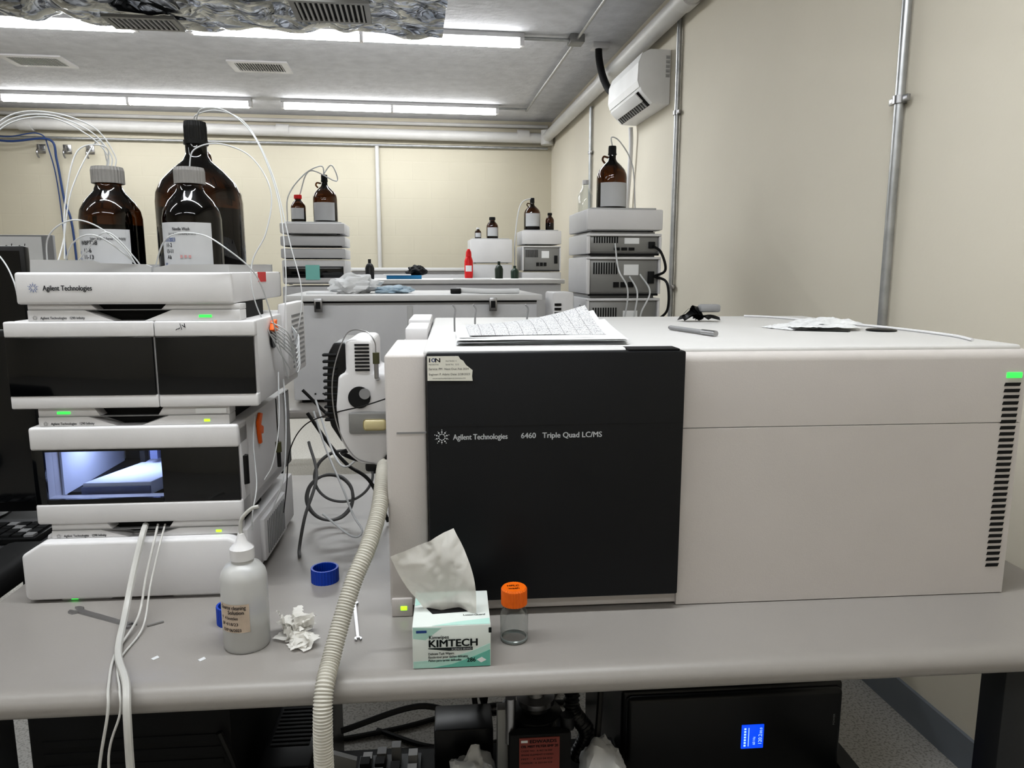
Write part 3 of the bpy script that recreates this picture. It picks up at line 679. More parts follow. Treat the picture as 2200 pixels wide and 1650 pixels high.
for i,(x,y,w,d,rt) in enumerate([(.80,1.63,.13,.10,.3),(.84,1.60,.15,.10,-.25),(.865,1.62,.13,.10,.05)]):
    solo(bag(x,y,w,d,LT+.001+i*.006,i*3,rt),'thin clear plastic bag lying on the instrument top','plastic bag',group='plastic bags on the instrument')
solo(prism('black_card',[(.76,1.560),(.86,1.515),(.87,1.525),(.77,1.57)],'Z',LT,LT+.002,BLACK),'thin black strip under plastic bags','strip')
r=thing('round_lid','flat black round lid lying on the instrument','lid',(.950,1.54,LT));part(r,lathe('disc',.950,1.54,LT,[(0,0),(.030,0),(.032,.002),(.030,.004),(.024,.005),(0,.004)],BLACK,32))
solo(tube('thin_cable',[(.84,2.04,LT+.003),(.9,1.98,LT+.003),(.95,1.8,LT+.003),(1.0,1.6,LT+.003),(1.01,1.4,LT+.003),(.985,1.3,LT+.003)],.003,WHITE,8,8),'thin white cable lying across the instrument top','cable')

# ---- LC stack at the bench end
YF1=1.34
def plates(r,x0,x1,y,z0,z1,led=None,upper=None):
    """two label plates with a dark finger recess between"""
    w=x1-x0;a=x0+w*.32;b=x0+w*.62;h=z1-z0
    part(r,box('recess',x0+.01,x1-.01,y+.03,y+.2,z0,(upper or z1),DARK))
    part(r,prism('label_plate',[(x0,z0),(a+.03,z0),(a-.02,z1),(x0,z1)],'Y',y,y+.04,WHITE,.002))
    part(r,prism('label_plate',[(b-.03,z0),(x1,z0),(x1,z1),(b+.02,z1)],'Y',y,y+.04,WHITE,.002))
    part(r,txt('Agilent Technologies   1290 Infinity',front(x0+.022,y-.0008,z0+h*.2),.0062,GTXT,.075,.018));part(r,spark(x0+.013,y-.0008,z0+h*.32,.005,GTXT))
    for lx,lz,lm,ww in (led or []):part(r,box('status_light',lx,lx+ww,y-.001,y+.001,lz-.0022,lz+.0022,lm))
    if upper:
        part(r,prism('upper_plate',[(x0,z1),(a,z1),(a-.01,upper),(x0,upper)],'Y',y+.003,y+.04,WHITE,.001));part(r,prism('upper_plate',[(b,z1),(x1,z1),(x1,upper),(b+.01,upper)],'Y',y+.003,y+.04,WHITE,.001))
        part(r,box('plate_gap',x0+.002,x1-.002,y+.0015,y+.01,z1-.0008,z1+.0008,GREY))
def tray():
    z0,z1=-.060,-.004;x0,x1=-.758,-.39
    r=thing('solvent_tray','white open top tray holding brown solvent bottles','tray',(-.575,1.52,z0))
    part(r,join('tray_body',[box('b',x0,x1,YF1,YF1+.012,z0,z1,WHITE,.005,3),box('b',x0,x0+.012,YF1+.005,1.70,z0,z1,WHITE,.004),box('b',x1-.012,x1,YF1+.005,1.72,z0,z1,WHITE,.004),box('b',x0,x1,1.70,1.72,z0,z1,WHITE,.004),box('b',x0+.01,x1-.01,YF1+.01,1.71,z0,z0+.035,WHITE,.002)]))
    part(r,join('tray_insert',[prism('i',[(x0+.015,-.025),(-.535,-.025),(-.535,.006),(-.545,.010),(-.62,.012),(-.635,.017),(x0+.018,.018)],'Y',YF1+.022,YF1+.030,LGREY),
        prism('i',[(-.535,-.025),(x1-.01,-.025),(x1-.01,.010),(-.50,.010),(-.53,.004)],'Y',YF1+.022,YF1+.030,LGREY),
        box('i',x0+.014,x0+.02,YF1+.03,1.69,-.025,.012,LGREY),box('i',x1-.02,x1-.012,YF1+.03,1.69,-.025,.010,LGREY),box('i',x0+.014,x1-.012,1.685,1.695,-.025,.012,LGREY)]),label='light grey raised liner')
    part(r,spark(-.727,YF1-.0008,-.031,.0095,BLUEINK))
    part(r,txt('Agilent Technologies',front(-.711,YF1-.0008,-.0355),.0125,GTXT,.082,.022))
    part(r,box('red_tag',x1-.0005,x1+.001,1.52,1.58,-.024,-.004,RED),label='red adhesive tag')
    for fx in (-.73,-.44):part(r,box('foot',fx,fx+.03,1.40,1.65,z0-.004,z0+.002,MATTE))
tray()
def mod3():
    z0,z1=-.246,-.090;x0,x1=-.785,-.355
    r=thing('column_compartment','wide white instrument module with two smoked doors','laboratory instrument',(-.57,1.52,z0))
    part(r,box('housing',x0+.002,x1-.002,YF1+.022,1.70,z0,z1,WHITE,.005))
    for a,b in ((x0,-.5305),(-.5295,x1)):
        d=part(r,join('door',[box('d',a,b,YF1,YF1+.02,-.118,z1,WHITE,.003,3),box('d',a,b,YF1,YF1+.02,z0,-.222,WHITE,.003,3),box('d',a+.001,b-.001,YF1+.006,YF1+.0195,z0+.01,z1-.01,WHITE)]))
        part(r,box('dark_window',a+.001,b-.003,YF1-.001,YF1+.008,-.2225,-.1175,GLASSD,.0015),d)
    plates(r,-.745,-.38,YF1+.006,-.090,-.070,[( -.452,-.0815,GREENLED,.022)],-.060)
    part(r,box('side_vent_housing',x1-.01,x1+.010,1.56,1.74,z0+.02,z1+.02,WHITE,.006));part(r,join('side_vent',[box('v',x1+.0095,x1+.0112,1.60,1.72,z0+.035+i*.011,z0+.040+i*.011,GREY) for i in range(11)]))
    part(r,cyl('lock_dial',(x1-.001,1.47,-.135),(x1+.003,1.47,-.135),.018,BLACK,20))
    part(r,txt('~/v',front(-.49,YF1-.0008,-.110,.5),.016,INK,.02))
mod3()
solo(prism('orange_clip',[(1.44,-.115),(1.455,-.098),(1.475,-.096),(1.47,-.108),(1.49,-.118),(1.46,-.120)],'X',-.354,-.345,ORANGE,.002),'bright orange plastic clip on the module side','clip')
def mod5():
    z0,z1=-.462,-.280;x0,x1=-.762,-.395
    r=thing('autosampler','white sampler module with window lit blue inside','laboratory instrument',(-.575,1.55,z0))
    y=YF1
    part(r,join('housing',[box('h',x0,x1,1.40,1.76,z0,-.436,WHITE,.004),box('h',x0,x1,1.40,1.76,-.312,z1,WHITE,.004),box('h',x0,x0+.006,1.40,1.76,z0+.004,z1-.004,WHITE,.002),
        box('h',x1-.006,x1,1.40,1.76,z0+.004,z1-.004,WHITE,.002),box('h',x0,x1,1.70,1.76,z0+.004,z1-.004,MATTE),box('h',x0+.006,x1-.006,1.44,1.70,-.436,-.430,MATTE)]))
    d=part(r,join('door',[box('d',x0,x1,y,1.40,-.323,z1,WHITE,.005,3),box('d',x0,x1,y,1.40,z0,-.423,WHITE,.005,3),box('d',x0,x0+.006,y+.01,1.40,z0+.01,z1-.01,WHITE,.001),box('d',x1-.006,x1,y+.01,1.40,z0+.01,z1-.01,WHITE,.001)]))
    gm=bpy.data.materials.new('tinted_window');gm.use_nodes=True;nt=gm.node_tree;n=nt.nodes;n.clear()
    u=n.new('ShaderNodeOutputMaterial');mx=n.new('ShaderNodeMixShader');t=n.new('ShaderNodeBsdfTransparent');g=n.new('ShaderNodeBsdfGlossy');g.inputs['Roughness'].default_value=.05
    t.inputs[0].default_value=(.78,.80,.83,1);mx.inputs[0].default_value=.04;g.inputs[0].default_value=(.6,.6,.6,1)
    nt.links.new(t.outputs[0],mx.inputs[1]);nt.links.new(g.outputs[0],mx.inputs[2]);nt.links.new(mx.outputs[0],u.inputs[0])
    part(r,box('window_pane',x0+.022,-.535,y+.004,y+.007,-.4235,-.3225,gm),d,label='tinted clear window')
    part(r,join('dark_window',[box('w',-.535,x1-.002,y+.001,y+.008,-.4235,-.3225,GLASSD,.001),box('w',x0+.002,x0+.022,y+.001,y+.008,-.4235,-.3225,GLASSD,.001),box('w',x0+.0225,-.5355,y+.0012,y+.0082,-.3255,-.3225,GLASSD),box('w',x0+.0225,-.5355,y+.0012,y+.0082,-.4235,-.415,GLASSD)]),d)
    part(r,cyl('door_handle',(x1,y+.03,-.40),(x1,y+.03,-.345),.008,BLACK,14),d)
    inm=mat('lit_interior','#DDE1EA',.6)
    dim=mat('interior_metal','#6A7290',.5)
    part(r,prism('plate_drawer',[(x0+.05,1.41),(-.585,1.41),(-.575,1.45),(-.60,1.60),(x0+.11,1.60)],'Z',-.430,-.404,inm,.003),label='pale blue lit sample drawer')
    parts(r,[box('gantry_post',-.69,-.675,1.63,1.65,-.43,-.315,dim),box('gantry_post',-.56,-.545,1.52,1.56,-.43,-.315,dim),box('gantry_rail',-.69,-.55,1.62,1.66,-.37,-.355,dim,.002),box('needle_arm',-.64,-.625,1.55,1.62,-.395,-.33,dim),box('motor_block',-.655,-.60,1.66,1.69,-.34,-.32,inm),box('side_liner',x0+.008,x0+.012,1.42,1.68,-.43,-.32,inm),box('wiring_block',-.60,-.57,1.60,1.66,-.352,-.33,inm,.003),
      box('needle_port',-.665,-.655,1.56,1.58,-.404,-.38,DARK),box('drawer_lip',x0+.05,-.585,1.405,1.41,-.428,-.412,dim)])
    part(r,box('interior_lamp',x0+.04,-.64,1.43,1.440,-.319,-.314,mat('blue_lamp','#C3CBFF',.5,emis=5.)),label='blue interior light strip')
    plates(r,-.745,-.41,y+.006,-.280,-.262,[(-.455,-.272,YLED,.010)],-.247)
    part(r,box('status_light',-.712,-.690,y+.0075,y+.0095,-.257,-.253,GREENLED))
    part(r,box('small_label',-.47,-.415,y+.0075,y+.0095,-.2595,-.250,PAPER))
mod5()
solo(join('orange_clip',[prism('c',[(1.462,-.300),(1.480,-.285),(1.498,-.290),(1.482,-.310),(1.500,-.318),(1.496,-.332),(1.480,-.326),(1.484,-.348),(1.472,-.348),(1.464,-.325)],'X',-.3945,-.389,ORANGE,.0012)]),'bright orange plastic fan shaped clip on the module side','clip')
def mod7():
    r=thing('solvent_pump','white pump module standing on the bench','laboratory instrument',(-.59,1.55,TZ))
    z0=-.600
    part(r,box('housing',-.762,-.395,1.365,1.76,z0,-.49,WHITE,.005))
    part(r,prism('front_panel',[(-.788,-.596),(-.780,-.602),(-.425,-.602),(-.405,-.59),(-.402,-.50),(-.42,-.491),(-.75,-.491),(-.788,-.515)],'Y',1.325,1.366,WHITE,.006,3))
    plates(r,-.742,-.405,YF1+.006,-.491,-.476,[(-.447,-.484,YLED,.010)],-.4625)
    part(r,join('foot',[box('f',-.73,-.64,1.335,1.40,TZ,-.598,WHITE,.002),box('f',-.53,-.43,1.335,1.40,TZ,-.598,WHITE,.002),box('f',-.73,-.43,1.66,1.72,TZ,-.598,MATTE)]))
    part(r,box('status_light',-.712,-.700,1.334,1.336,-.605,-.6015,GREENLED))
    part(r,box('side_vent_housing',-.396,-.385,1.45,1.64,-.59,-.50,WHITE,.004));part(r,join('side_vent',[box('v',-.3855,-.3838,1.47+i*.014,1.476+i*.014,-.58,-.51,GREY) for i in range(11)]))
mod7()
bz=-.025
AX,BX=-.648,-.491
bA=bottle(AX,1.48,bz,.217,.055,'media','amber glass bottle with grey cap and handwritten label',labelz=(.02,.46),fill=.5)
bB=bottle(BX,1.46,bz,.215,.053,'media','amber needle wash bottle with grey cap and label',labelz=(.02,.52),fill=.58)
bC=bottle(-.527,1.62,bz,.328,.086,'jug','large amber glass solvent jug with black cap',BLACK,lab_on=False,loop=85,fill=.46)
def writing(root,cx,cy,r,rows):
    o=[]
    for t,ang,z,s,w,m in rows:o.append(txt(t,around(cx,cy,r,math.radians(ang),z),s,m,w,.015))
    part(root,join('label_writing',o),label='printed and handwritten text')
writing(bA,AX,1.48,.0562,[('Solvent A (0.1% Formic Acid/H2O)',-108,.055,.0065,.062,INK),('WBPTII8',-135,.046,.011,.04,INK),('11-6',-128,.032,.011,.018,INK),('11-13',-128,.020,.011,.022,INK),('Ak/Bng',-130,.006,.011,.026,INK),('LOT',-146,.03,.006,.008,BLUEINK),('EXP',-146,.018,.006,.008,BLUEINK)])
writing(bB,BX,1.46,.0542,[('Needle Wash',-112,.072,.008,.032,INK),('(1:1:1 MeOH:ACN:IPA) 0.1% FA',-122,.064,.0055,.052,INK),('1/31/2023',-136,.052,.010,.026,BLUEINK),('11-2',-132,.042,.010,.014,INK),('13-11',-132,.031,.010,.016,INK),('Ak',-130,.020,.010,.012,INK),('DANGER  Highly flammable liquid and vapour',-122,.006,.0042,.062,GTXT),('EXP',-140,.009,.006,.008,BLUEINK)])
for k,a in enumerate((-96,-88,-80)):
    an=math.radians(a);part(bB,cpatch('hazard_mark',BX,1.46,.0544,an-.04,an+.04,.022,.027,mat('pink_hazard','#C99A9A',.6),4))
def T(pts,lab,r=.0013,m=TUBEM,name='solvent_tubing',catg='tube',group='clear tubing at the solvent bottles'):
    solo(tube(name,pts,r,m,10,8),lab,catg,base=pts[0],group=group)
cl='thin clear plastic tubing looping from a solvent bottle'
for d in (0,.006,.013):
    T([(-.648+d,1.48,.185),(-.645+d,1.48,.215),(-.675+d,1.47,.250+d),(-.733,1.46,.277+d*.7),(-.802,1.45,.262+d),(-.855-d,1.44,.205),(-.875-d,1.42,.14),(-.85,1.40,.07),(-.80,1.385,.02),(-.775,1.37,-.02),(-.77,1.37,-.06)],cl)
T([(-.648,1.49,.185),(-.66,1.48,.24),(-.70,1.45,.15),(-.71,1.42,.05),(-.715,1.39,-.005)],cl)
T([(-.645,1.47,.185),(-.637,1.46,.225),(-.68,1.44,.215),(-.70,1.42,.12),(-.70,1.4,.02)],cl)
T([(-.527,1.62,.295),(-.520,1.61,.315),(-.47,1.60,.322),(-.41,1.58,.290),(-.36,1.56,.19),(-.325,1.53,.05),(-.305,1.52,-.04),(-.315,1.52,-.12),(-.34,1.56,-.17)],cl)
T([(-.527,1.62,.295),(-.505,1.6,.325),(-.45,1.59,.318),(-.39,1.56,.26),(-.345,1.53,.14),(-.33,1.5,.0),(-.335,1.49,-.1),(-.34,1.50,-.16)],cl)
T([(BX,1.46,.185),(-.478,1.455,.222),(-.43,1.45,.233),(-.37,1.44,.208),(-.335,1.43,.145),(-.345,1.42,.07),(-.374,1.42,.012),(-.372,1.42,-.06),(-.345,1.46,-.15),(-.33,1.5,-.2)],cl)
T([(-.72,1.38,-.01),(-.705,1.36,.055),(-.66,1.35,.085),(-.615,1.35,.075),(-.575,1.36,.035),(-.557,1.375,-.01)],cl)
T([(-.70,1.385,-.01),(-.665,1.36,.045),(-.62,1.345,.06),(-.58,1.36,.03),(-.55,1.38,-.01)],cl)
T([(-.69,1.39,-.01),(-.65,1.37,.03),(-.60,1.35,.065),(-.56,1.36,.02),(-.555,1.385,-.01)],cl)
T([(-.54,1.38,-.01),(-.50,1.35,.055),(-.44,1.34,.062),(-.39,1.33,.035),(-.352,1.36,-.01),(-.345,1.42,-.08),(-.34,1.47,-.16),(-.335,1.5,-.22)],cl)
for k in range(6):
    T([(-.352,1.45,-.10-k*.006),(-.325,1.46+.01*k,-.12-k*.012),(-.322,1.52,-.16-k*.01),(-.325,1.57,-.14-.01*k),(-.345,1.60,-.12)],'clear tubing looping along the module side',group='tubing on the module side')
T([(-.345,1.46,-.2),(-.34,1.42,-.30),(-.35,1.40,-.37),(-.365,1.39,-.40)],'clear tubing looping along the module side')
T([(-.385,1.42,-.28),(-.382,1.39,-.33),(-.372,1.36,-.40),(-.378,1.345,-.45),(-.385,1.36,-.49)],'clear tubing hanging along the module side')
T([(-.345,1.5,-.22),(-.335,1.46,-.30),(-.335,1.42,-.40),(-.36,1.42,-.47)],'clear tubing looping along the module side')
r=thing('capillary_fitting','olive and steel threaded fitting hanging on a thin line','fitting',(-.345,1.43,-.41))
part(r,cyl('knob',(-.345,1.43,-.355),(-.345,1.43,-.335),.006,mat('olive_fitting','#4A4A30',.5),14));part(r,cyl('stem',(-.345,1.43,-.385),(-.345,1.43,-.355),.004,BLACK,12));part(r,cyl('line',(-.345,1.43,-.335),(-.348,1.44,-.25),.0012,CABB,6))
T([(-.575,1.35,-.470),(-.570,1.32,-.48),(-.572,1.28,-.53),(-.566,1.22,-.585),(-.535,1.12,-.600),(-.485,1.03,-.600),(-.470,.993,-.63),(-.468,.985,-.75),(-.46,.98,-1.0)],'white plastic drain tube running over the bench edge',.0058,PTFE,'drain_tube',group='drain tubes over the bench edge')
T([(-.553,1.35,-.470),(-.545,1.31,-.485),(-.548,1.27,-.54),(-.545,1.22,-.59),(-.54,1.12,-.603),(-.51,1.03,-.604),(-.500,1.00,-.63),(-.515,.99,-.72),(-.52,.98,-.85)],'thin clear drain tube running over the bench edge',.0022,PTFE,'drain_tube',group='drain tubes over the bench edge')
T([(-.540,1.35,-.470),(-.535,1.31,-.49),(-.537,1.26,-.55),(-.53,1.2,-.60),(-.525,1.1,-.603),(-.49,1.02,-.604),(-.483,1.00,-.63),(-.50,.99,-.70),(-.49,.98,-.85)],'thin clear drain tube running over the bench edge',.0018,PTFE,'drain_tube',group='drain tubes over the bench edge')
hp=[(-.128,1.36,-.355),(-.128,1.31,-.36),(-.127,1.26,-.375),(-.130,1.205,-.41),(-.143,1.15,-.45),(-.162,1.11,-.49),(-.178,1.07,-.54),(-.188,1.035,-.578),(-.193,.997,-.605),(-.194,.980,-.65),(-.194,.978,-.75),(-.190,.98,-.95),(-.17,1.05,-1.2),(-.1,1.2,-1.40)]
path=cat(hp,90)
L=[0]
for a,b in zip(path,path[1:]):L.append(L[-1]+(b-a).length)
tot=L[-1];N=int(tot/.001);rp=[];j=0
for i in range(N+1):
    s=tot*i/N
    while j<len(L)-2 and L[j+1]<s:j+=1
    t=(s-L[j])/max(1e-9,L[j+1]-L[j]);rp.append(path[j].lerp(path[j+1],min(1,t)))
solo(sweep('corrugated_hose',rp,lambda s:.0135+.0010*math.sin(2*math.pi*s/.0045),HOSE,18),'cream corrugated exhaust hose draped over the bench edge','hose',base=(-.19,1.0,-1.4))
def coil(cx,cy,cz,rx,rz,turns,rr,ph=0,seed=0,tilt=.3):
    p=[]
    for i in range(int(turns*12)+1):
        a=ph+2*math.pi*i/12;k=1+.12*noise.noise(Vector((i*.2,seed,0)))
        p.append((cx+rx*k*math.cos(a),cy+tilt*rx*math.sin(a)+.004*i/12,max(TZ+rr,cz+rz*k*math.sin(a))))
    return p
T(coil(-.30,1.72,-.545,.055,.052,2.2,.004),'grey signal cable coiled on the bench',.0034,CABG,'signal_cable','cable','cables between the instruments')
T(coil(-.27,1.75,-.50,.07,.06,1.4,.004,1,3),'grey signal cable coiled on the bench',.0034,CABG,'signal_cable','cable','cables between the instruments')
T([(-.34,1.7,-.40),(-.31,1.62,-.46),(-.325,1.55,-.53),(-.34,1.55,-.60),(-.33,1.5,-.602)],'grey signal cable hanging behind the modules',.0035,CABG,'signal_cable','cable','cables between the instruments')
T([(-.36,1.8,-.35),(-.31,1.78,-.42),(-.26,1.75,-.47),(-.20,1.7,-.50),(-.16,1.7,-.60)],'black cable hanging between the instruments',.0045,CABB,'electric_cable','cable','cables between the instruments')
T([(-.38,1.85,-.30),(-.30,1.85,-.38),(-.24,1.8,-.36),(-.18,1.75,-.40),(-.14,1.7,-.46)],'black cable hanging between the instruments',.004,CABB,'electric_cable','cable','cables between the instruments')
T([(-.33,1.72,-.33),(-.30,1.7,-.42),(-.26,1.66,-.50),(-.235,1.64,-.56),(-.21,1.6,-.585),(-.23,1.58,-.59),(-.30,1.62,-.55)],'white plastic tube hanging between the instruments',.0024,TUBEM)
T([(-.32,1.7,-.30),(-.28,1.66,-.41),(-.245,1.62,-.44),(-.20,1.6,-.40),(-.175,1.5,-.36)],'white plastic tube hanging between the instruments',.0024,TUBEM)
T([(-.118,1.30,-.228),(-.16,1.28,-.238),(-.22,1.33,-.26),(-.29,1.42,-.30),(-.33,1.46,-.36),(-.35,1.5,-.45),(-.37,1.55,-.52)],'thin dark capillary line between the instruments',.0012,CABB,'capillary_line')
T([(-.136,1.30,-.145),(-.138,1.30,-.125),(-.155,1.31,-.108),(-.19,1.32,-.115),(-.215,1.31,-.19),(-.21,1.30,-.27),(-.18,1.29,-.33),(-.14,1.3,-.35)],'thin steel capillary looping over the ion source',.0011,STEEL,'capillary_line')
T([(-.17,1.45,-.36),(-.2,1.5,-.37),(-.24,1.55,-.39),(-.2,1.6,-.42),(-.15,1.55,-.38)],'black cable looping under the ion source',.005,CABB,'electric_cable','cable')
def wash():
    cx,cy=-.342,1.145;r=thing('wash_bottle','translucent white squeeze bottle with beige handwritten label','bottle',(cx,cy,TZ))
    part(r,lathe('body',cx,cy,TZ,[(0,0),(.034,0),(.0365,.004),(.0365,.118),(.034,.128),(.027,.138),(.017,.143),(.016,.150),(0,.150)],LDPE,40))
    part(r,lathe('remaining_liquid',cx,cy,TZ,[(0,.004),(.033,.005),(.034,.045),(0,.045)],mat('cloudy_liquid','#CFD0CE',.3),32))
    part(r,lathe('cap',cx,cy,TZ,[(0,.148),(.0185,.148),(.0185,.166),(.015,.170),(.009,.176),(.005,.19),(0,.19)],WHITE,40,True,.03))
    part(r,tube('spout',[(cx,cy,TZ+.185),(cx,cy,TZ+.200),(cx+.003,cy,TZ+.215),(cx+.018,cy,TZ+.230),(cx+.030,cy,TZ+.234)],.003,PTFE,8,10))
    part(r,cpatch('paper_label',cx,cy,.0372,math.radians(-145),math.radians(-65),TZ+.038,TZ+.085,BEIGE))
    rr=.0378;o=[]
    for t,a,z,s,w in [('Source cleaning',-140,.077,.009,.044),('Solution',-118,.069,.009,.026),('F  4 bottles',-139,.060,.007,.03),('5F 4/18/23',-139,.050,.007,.03),('EXP 06/2023',-135,.040,.007,.032)]:
        o.append(txt(t,around(cx,cy,rr,math.radians(a),TZ+z),s,INK,w,.015))
    part(r,join('label_writing',o))
wash()
def ring(cx,cy,R,h,lab):
    r=thing('bottle_cap',lab,'cap',(cx,cy,TZ))
    part(r,lathe('ribbed_shell',cx,cy,TZ,[(R*.80,.002),(R,0),(R,h),(R*.86,h),(R*.84,h-.003),(R*.80,.003)],BLUEP,56,False,.035))
    part(r,lathe('inner_disc',cx,cy,TZ,[(0,.001),(R*.8,.001),(R*.82,.003),(0,.003)],mat('dark_blue','#08246B',.5),32))
ring(-.257,1.385,.026,.028,'blue ribbed plastic screw cap lying open on the bench')
ring(-.390,1.225,.024,.032,'blue plastic screw cap behind the wash bottle')
solo(wad('crumpled_tissue',-.268,1.165,TZ,.033,.040,TISSUE,3,12),'crumpled white paper wipe on the bench','tissue',group='used wipes on the bench')
solo(wad('crumpled_tissue',-.250,1.135,TZ,.026,.018,TISSUE,8,8),'small folded white paper wipe on the bench','tissue',group='used wipes on the bench')
def wrench(p0,p1,R,lab):
    a=Vector(p0);b=Vector(p1);d=(b-a).normalized();n=Vector((-d.y,d.x,0));z=TZ;L=(b-a).length
    def P(u,v):
        q=a+d*u+n*v;return (q.x,q.y)
    w=R*.42
    pts=[P(R*.2,w),P(-R*.2,R),P(-R*1.1,R*.95),P(-R*1.5,R*.45),P(-R*.5,R*.35),P(-R*.3,-R*.3),P(-R*1.3,-R*.5),P(-R*1.0,-R),P(-R*.1,-R),P(R*.4,-w),
         P(L-R*.4,-w*.8),P(L,-R*.8),P(L+R*.9,-R*.8),P(L+R*1.2,-R*.3),P(L+R*.3,-R*.3),P(L+R*.3,R*.35),P(L+R*1.2,R*.5),P(L+R*.8,R*.9),P(L,R*.8),P(L-R*.4,w*.8)]
    solo(prism('wrench',pts,'Z',z,z+.004,STEEL),lab,'wrench')
wrench((-.675,1.285,0),(-.565,1.225,0),.012,'open ended steel wrench lying on the bench')
wrench((-.185,1.27,0),(-.163,1.145,0),.007,'slim steel wrench lying beside the hose')
solo(cyl('metal_pin',(-.53,1.218,TZ+.002),(-.508,1.232,TZ+.002),.002,STEEL,8),'tiny metal pin lying on the bench','pin')
for x,y in ((-.475,1.11),(-.40,1.10)):
    solo(prism('paper_scrap',[(x-.006,y-.002),(x,y-.006),(x+.006,y+.001),(x+.001,y+.007)],'Z',TZ,TZ+.001,TUBEM),'tiny torn white scrap on the bench','scrap')
def media():
    cx,cy=.096,1.125;r=thing('media_bottle','small clear glass bottle with orange screw cap','bottle',(cx,cy,TZ));k=1.08
    part(r,lathe('glass_body',cx,cy,TZ,[(.019*k,.001),(.0215*k,.004),(.0215*k,.045),(.018*k,.054),(.014*k,.058),(.014*k,.068)],GLASS,40,caps=False))
    part(r,lathe('glass_base',cx,cy,TZ,[(.0190*k,0),(.0205*k,.002),(.0205*k,.005),(.0190*k,.006)],mat('glass_rim','#8F9696',.1),40,caps=False))
    part(r,lathe('cap',cx,cy,TZ,[(0,.063),(.0205,.063),(.0205,.089),(.0185,.092),(0,.092)],ORCAP,60,False,.05))
    part(r,join('cap_writing',[txt('HPLC',lambda u,v:(cx-.012+u,cy+.001+v,TZ+.0924),.008,INK,.02,.02),txt('wash',lambda u,v:(cx-.010+u,cy-.009+v,TZ+.0924),.008,INK,.018,.02)]))
media()
def wipesbox():
    x0,x1,y0,y1,z0,z1=-.067,.053,1.045,1.165,TZ,-.538
    r=thing('wipes_box','white and teal cardboard wipes dispenser box','box',((x0+x1)/2,1.1,z0))
    wh=mat('carton_white','#D6DCD8',.5);teal=mat('carton_teal','#6DB5A6',.5);lt=mat('carton_light_teal','#AFD3C9',.5)
    part(r,box('carton',x0,x1,y0,y1,z0,z1,wh,.0012))
    y=y0-.0006
    for o in [prism('swoosh_print',[(x0+.001,z0+.001),(x1-.001,z0+.001),(x1-.001,z0+.038),(x1-.03,z0+.026),(x0+.05,z0+.014),(x0+.001,z0+.012)],'Y',y,y+.0004,lt),
        prism('swoosh_print',[(x0+.03,z0+.001),(x1-.001,z0+.001),(x1-.001,z0+.028),(x1-.03,z0+.016),(x0+.06,z0+.006)],'Y',y-.0002,y,teal),
        prism('swoosh_print',[(x0+.001,z0+.05),(x0+.02,z0+.047),(x0+.045,z1-.003),(x0+.001,z1-.001)],'Y',y,y+.0004,lt),
        prism('swoosh_print',[(x0+.03,y0+.001),(x1-.001,y0+.001),(x1-.001,y0+.02),(x1-.05,y0+.012)],'Z',z1+.0002,z1+.0005,lt),
        prism('swoosh_print',[(x0+.001,y0+.07),(x1-.03,y1-.001),(x0+.001,y1-.001)],'Z',z1+.0002,z1+.0005,lt)]:part(r,o,label='teal swoosh print')
    yt=y-.0006;dk=mat('print_dark','#14201F',.6)
    part(r,join('printed_text',[txt('Kimwipes',front(x0+.025,yt,z0+.0485),.0085,dk,.030,.015),txt('KIMTECH',front(x0+.024,yt,z0+.0355),.0165,dk,.074,.035),
      txt('Delicate Task Wipers',front(x0+.024,yt,z0+.0225),.0052,dk,.039,.02),txt('Essuie-tout pour t\u00e2ches d\u00e9licates',front(x0+.024,yt,z0+.017),.0052,dk,.060,.02),
      txt('Pa\u00f1os para tareas delicadas',front(x0+.024,yt,z0+.0115),.0052,dk,.050,.02)]),label='dark printed lettering')
    part(r,txt('286',front(x0+.083,yt,z0+.009),.010,dk,.013,.02));part(r,txt('1',front(x1-.010,yt,z1-.013),.012,dk,.0035,.04))
    part(r,txt('LotionGuard',lambda u,v:(x0+.078+u,y0+.030+v,z1+.0008),.007,dk,.034,.015))
    part(r,prism('printed_bar',[(x0+.024,z0+.0325),(x0+.055,z0+.0285),(x0+.092,z0+.0285),(x0+.092,z0+.0337),(x0+.024,z0+.0337)],'Y',yt,yt+.0002,dk))
    part(r,prism('printed_wipe_icon',[(x0+.098,z0+.012),(x0+.106,z0+.016),(x0+.113,z0+.011),(x0+.105,z0+.007)],'Y',yt,yt+.0002,PAPER))
    part(r,prism('printed_blue_badge',[(x0+.006,z1-.010),(x0+.022,z1-.010),(x0+.022,z1-.006),(x0+.006,z1-.006)],'Y',yt,yt+.0002,BLUEINK))
    part(r,txt('SCIENCE BRAND',front(x0+.0595,yt-.0004,z0+.0295),.0048,WTXT,.031,.01))
    part(r,prism('slot_opening',[(x0+.03,y0+.04),(x0+.09,y0+.045),(x0+.10,y0+.06),(x0+.09,y0+.075),(x0+.03,y0+.08),(x0+.02,y0+.06)],'Z',z1+.0003,z1+.0006,DARK))
    bm=bmesh.new();n=44;V=[]
    A,B,Cc,D=[Vector(p) for p in ((-.050,1.098,-.539),(.032,1.092,-.539),(-.002,1.09,-.406),(-.102,1.085,-.446))]
    for i in range(n+1):
        row=[]
        for j in range(n+1):
            u,v=i/n,j/n
            p=(A.lerp(B,u)).lerp(D.lerp(Cc,u),v)
            p.x+=.012*math.sin(math.pi*v)*u-.006*math.sin(math.pi*v)*(1-u)
            q=Vector((p.x*26,p.z*26,1))
            fold=.007*(1-v)*math.sin(u*11+.8)+.006*math.sin(u*4+v*3)+.006*abs(noise.noise(q))-.003*abs(noise.noise(q*2.3))
            p.y+=fold+.014*v*v
            if j==0:p.z=-.541
            row.append(bm.verts.new(p))
        V.append(row)
